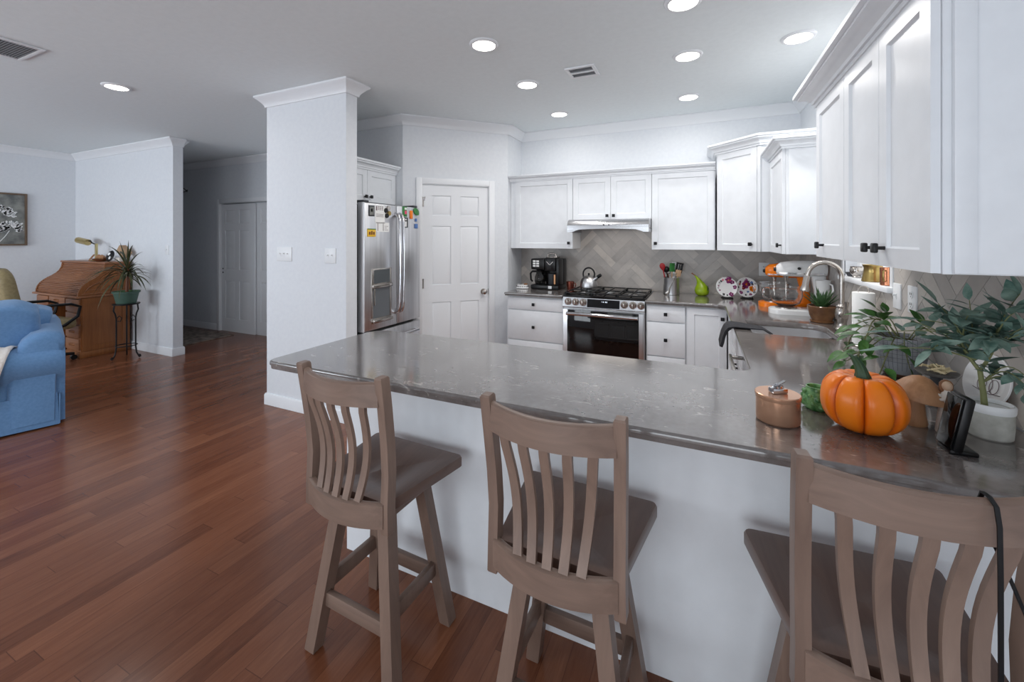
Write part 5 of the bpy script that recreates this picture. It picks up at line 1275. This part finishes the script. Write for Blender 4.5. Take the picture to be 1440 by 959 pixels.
# sofa: local +x is the outer side of its right arm, +y its back
t = thing('sofa', 'blue slipcovered sofa with rolled arms and a skirt', 'sofa', (-4.615, 1.455, 0), world=False)
SW = 1.2
AR = [(-.25, .03), (-.25, .45), (-.235, .55), (-.2, .60), (-.13, .625), (-.05, .622), (.01, .60), (.045, .555), (.05, .50), (.035, .44), (.0, .395), (-.02, .36), (-.022, .30), (-.02, .03)]
def arm(sx, xo):
    R = []
    for yy, f in ((-.97, .92), (-.95, .98), (-.90, 1), (-.4, 1), (.02, 1), (.075, .985), (.10, .93)):
        R.append([(xo+sx*(-.11+(a+.11)*f), yy, .03+(z-.03)*(.5+.5*f)) for a, z in AR])
    return MB().loft(R)
mesh('arm', arm(1, 0), 'blue', t, 60); mesh('arm', arm(-1, -SW), 'blue', t, 60)
mesh('arm_seam', MB().tube([(-.014, -.92, .385), (-.014, -.4, .385), (-.014, .0, .385)], .005, 6), 'blue', t)
BP = [(-.20, .05), (-.20, .5), (-.13, .68), (-.08, .73), (0, .745), (.07, .73), (.10, .68), (.10, .62), (.075, .58), (.055, .4), (.05, .05)]
mesh('back', MB().loft([[(xx, (yy)*f, z*(.6+.4*f) if z > .3 else z) for yy, z in BP] for xx, f in ((-SW-.02, .85), (-SW+.04, 1), (-.07, 1), (-.01, .97), (.012, .82))]), 'blue', t, 60)
mesh('seat_deck', MB().box(-SW+.2, -.2, -.93, -.15, .06, .30, .02), 'blue', t)
for i in range(1):
    cx = -.60; P = lambda s, z: [(cx+a*s, -.50+b*s, z) for a, b in rrect(.68, .74, .08, 4)]
    mesh('seat_cushion', MB().loft([P(.95, .302), P(1, .33), P(1, .43), P(.96, .465), P(.7, .48)]), 'blue', t, 60)
def pillow(cx, cy, cz, w, d, h, tilt, rot):
    X = RZ(cx, cy, rot, cz) @ Matrix.Rotation(tilt, 4, 'X'); R = []
    for k in range(13):
        a = -pi/2+pi*k/12; f = max(.02, cos(a))**.5; yy = d/2*sin(a)
        R.append([(w/2*(abs(cos(b))**.45)*(1 if cos(b) > 0 else -1)*(.80+.20*f)+.006*sin(5*b+k), yy, h/2*(abs(sin(b))**.45)*(1 if sin(b) > 0 else -1)*(.80+.20*f)+.005*sin(7*b)) for b in [2*pi*j/48 for j in range(48)]])
    return X, MB(X).loft(R)
for i, (cx, cy, cz, w, tilt, rot) in enumerate(((-.30, -.40, .765, .74, radians(-10), -pi/2), (-.72, -.13, .68, .50, radians(-14), 0))):
    X, pm = pillow(cx, cy, cz, w, .27, .42, tilt, rot)
    pc = mesh('back_cushion', pm, 'blue', t, 80)
    mesh('piping', MB(X).tube([(w*.475*(abs(cos(b))**.45)*(1 if cos(b) > 0 else -1), -.08, .2*(abs(sin(b))**.45)*(1 if sin(b) > 0 else -1)) for b in [2*pi*j/60 for j in range(60)]], .006, 6, True), 'blue', pc)
sko = mesh('skirt', MB().sweep([(-.01, -.96), (-.01, .05), (-SW+.01, .05), (-SW+.01, -.96), (-.01, -.96)], [(0, .262), (.006, .262), (.010, .25), (.018, .012), (.010, .012), (0, .2)]), 'blue', t)
mesh('pleat', MB().box(-.02, .012, .066, .074, .015, .25, .003), 'blue', sko)
t.rotation_euler = (0, 0, radians(-17)); sofa = t
# throw over the arm
top = [(-.24, .50), (-.225, .57), (-.17, .622), (-.09, .640), (-.01, .630), (.045, .595), (.066, .54), (.068, .48), (.05, .42), (.03, .36), (.026, .30), (.027, .24)]
R = []
for i, (a, z) in enumerate(top):
    f = i/(len(top)-1); y0 = -.12-.16*f; ring = []
    for j in range(41):
        yy = y0-(.62-.1*f)*j/40; rp = .004*sin(j*1.5)
        ring.append((a+(rp if i > 4 else 0), yy, z+(rp if i <= 4 else 0)))
    nx, nz = (0, .012) if 1 < i < 5 else ((-.012, .0) if i <= 1 else (.012, 0))
    ring += [(p[0]+nx, p[1], p[2]+nz) for p in ring[::-1]]
    R.append(ring)
o = single('throw_blanket', MB(sofa.matrix_basis).loft(R), 'cream', 'cream ribbed throw hanging over the blue sofa arm', 'blanket', ang=80)
# painting
t = thing('painting', 'framed painting of white flower heads on the living room wall', 'painting', (-8.49, 2.05, 1.73))
py0, py1, pz0, pz1 = 1.62, 2.486, 1.375, 2.084; X_ = -8.498
mesh('frame', MB().box(X_, X_+.035, py0, py0+.022, pz0, pz1).box(X_, X_+.035, py1-.022, py1, pz0, pz1).box(X_, X_+.035, py0+.022, py1-.022, pz0, pz0+.022).box(X_, X_+.035, py0+.022, py1-.022, pz1-.022, pz1), 'frame', t)
mesh('canvas', MB().box(X_, X_+.02, py0+.022, py1-.022, pz0+.022, pz1-.022), 'canvas', t)
k = MB(); rs = random.Random(3)
for cy, cz, rad, n_ in ((2.345, 1.575, .15, 90), (2.235, 1.79, .15, 80), (1.95, 1.62, .16, 60)):
    for i in range(n_):
        a = rs.uniform(-.25, pi+.25); r = rad*rs.uniform(.35, 1.0); yy, zz = cy+r*cos(a), cz+r*sin(a)*.85
        if not (py0+.035 < yy < py1-.035 and pz0+.035 < zz < pz1-.035): continue
        w, h = rs.uniform(.007, .012), rs.uniform(.012, .024); c, s = cos(a-pi/2), sin(a-pi/2)
        P = [(w*cos(b)*c-h*sin(b)*s, w*cos(b)*s+h*sin(b)*c) for b in [2*pi*j/8 for j in range(8)]]
        k.loft([[(X_+.0201, yy+u, zz+v) for u, v in P], [(X_+.0215, yy+u*.9, zz+v*.9) for u, v in P]])
    k.tube([(X_+.0205, cy-.02, cz), (X_+.0205, cy-.06, cz-.08), (X_+.0205, cy-.12, max(pz0+.03, cz-.2))], .004, 6)
mesh('flower_heads', k, 'white', t)
# hall
single('rug', MB().prism([(-8.2, 3.28), (-6.43, 3.28), (-6.46, 4.03), (-8.2, 4.03)], .001, .012), 'rug', 'grey-brown flat rug on the hall floor before the sliding doors', 'rug', org=(-7.3, 3.6, 0))
t = thing('wall_bracket', 'small black wall bracket jutting out at the end of the hall opening', 'bracket', (-6.03, 3.097, 2.08))
mesh('plate', MB().box(-6.06, -6.0, 3.094, 3.104, 2.0, 2.16, .003), 'black', t)
mesh('arm', MB().tube([(-6.03, 3.10, 2.05), (-6.03, 3.17, 2.085), (-6.03, 3.10, 2.13)], .008, 8).cyl((-6.03, 3.16, 2.075), (-6.03, 3.175, 2.1), .015, .004), 'black', t)
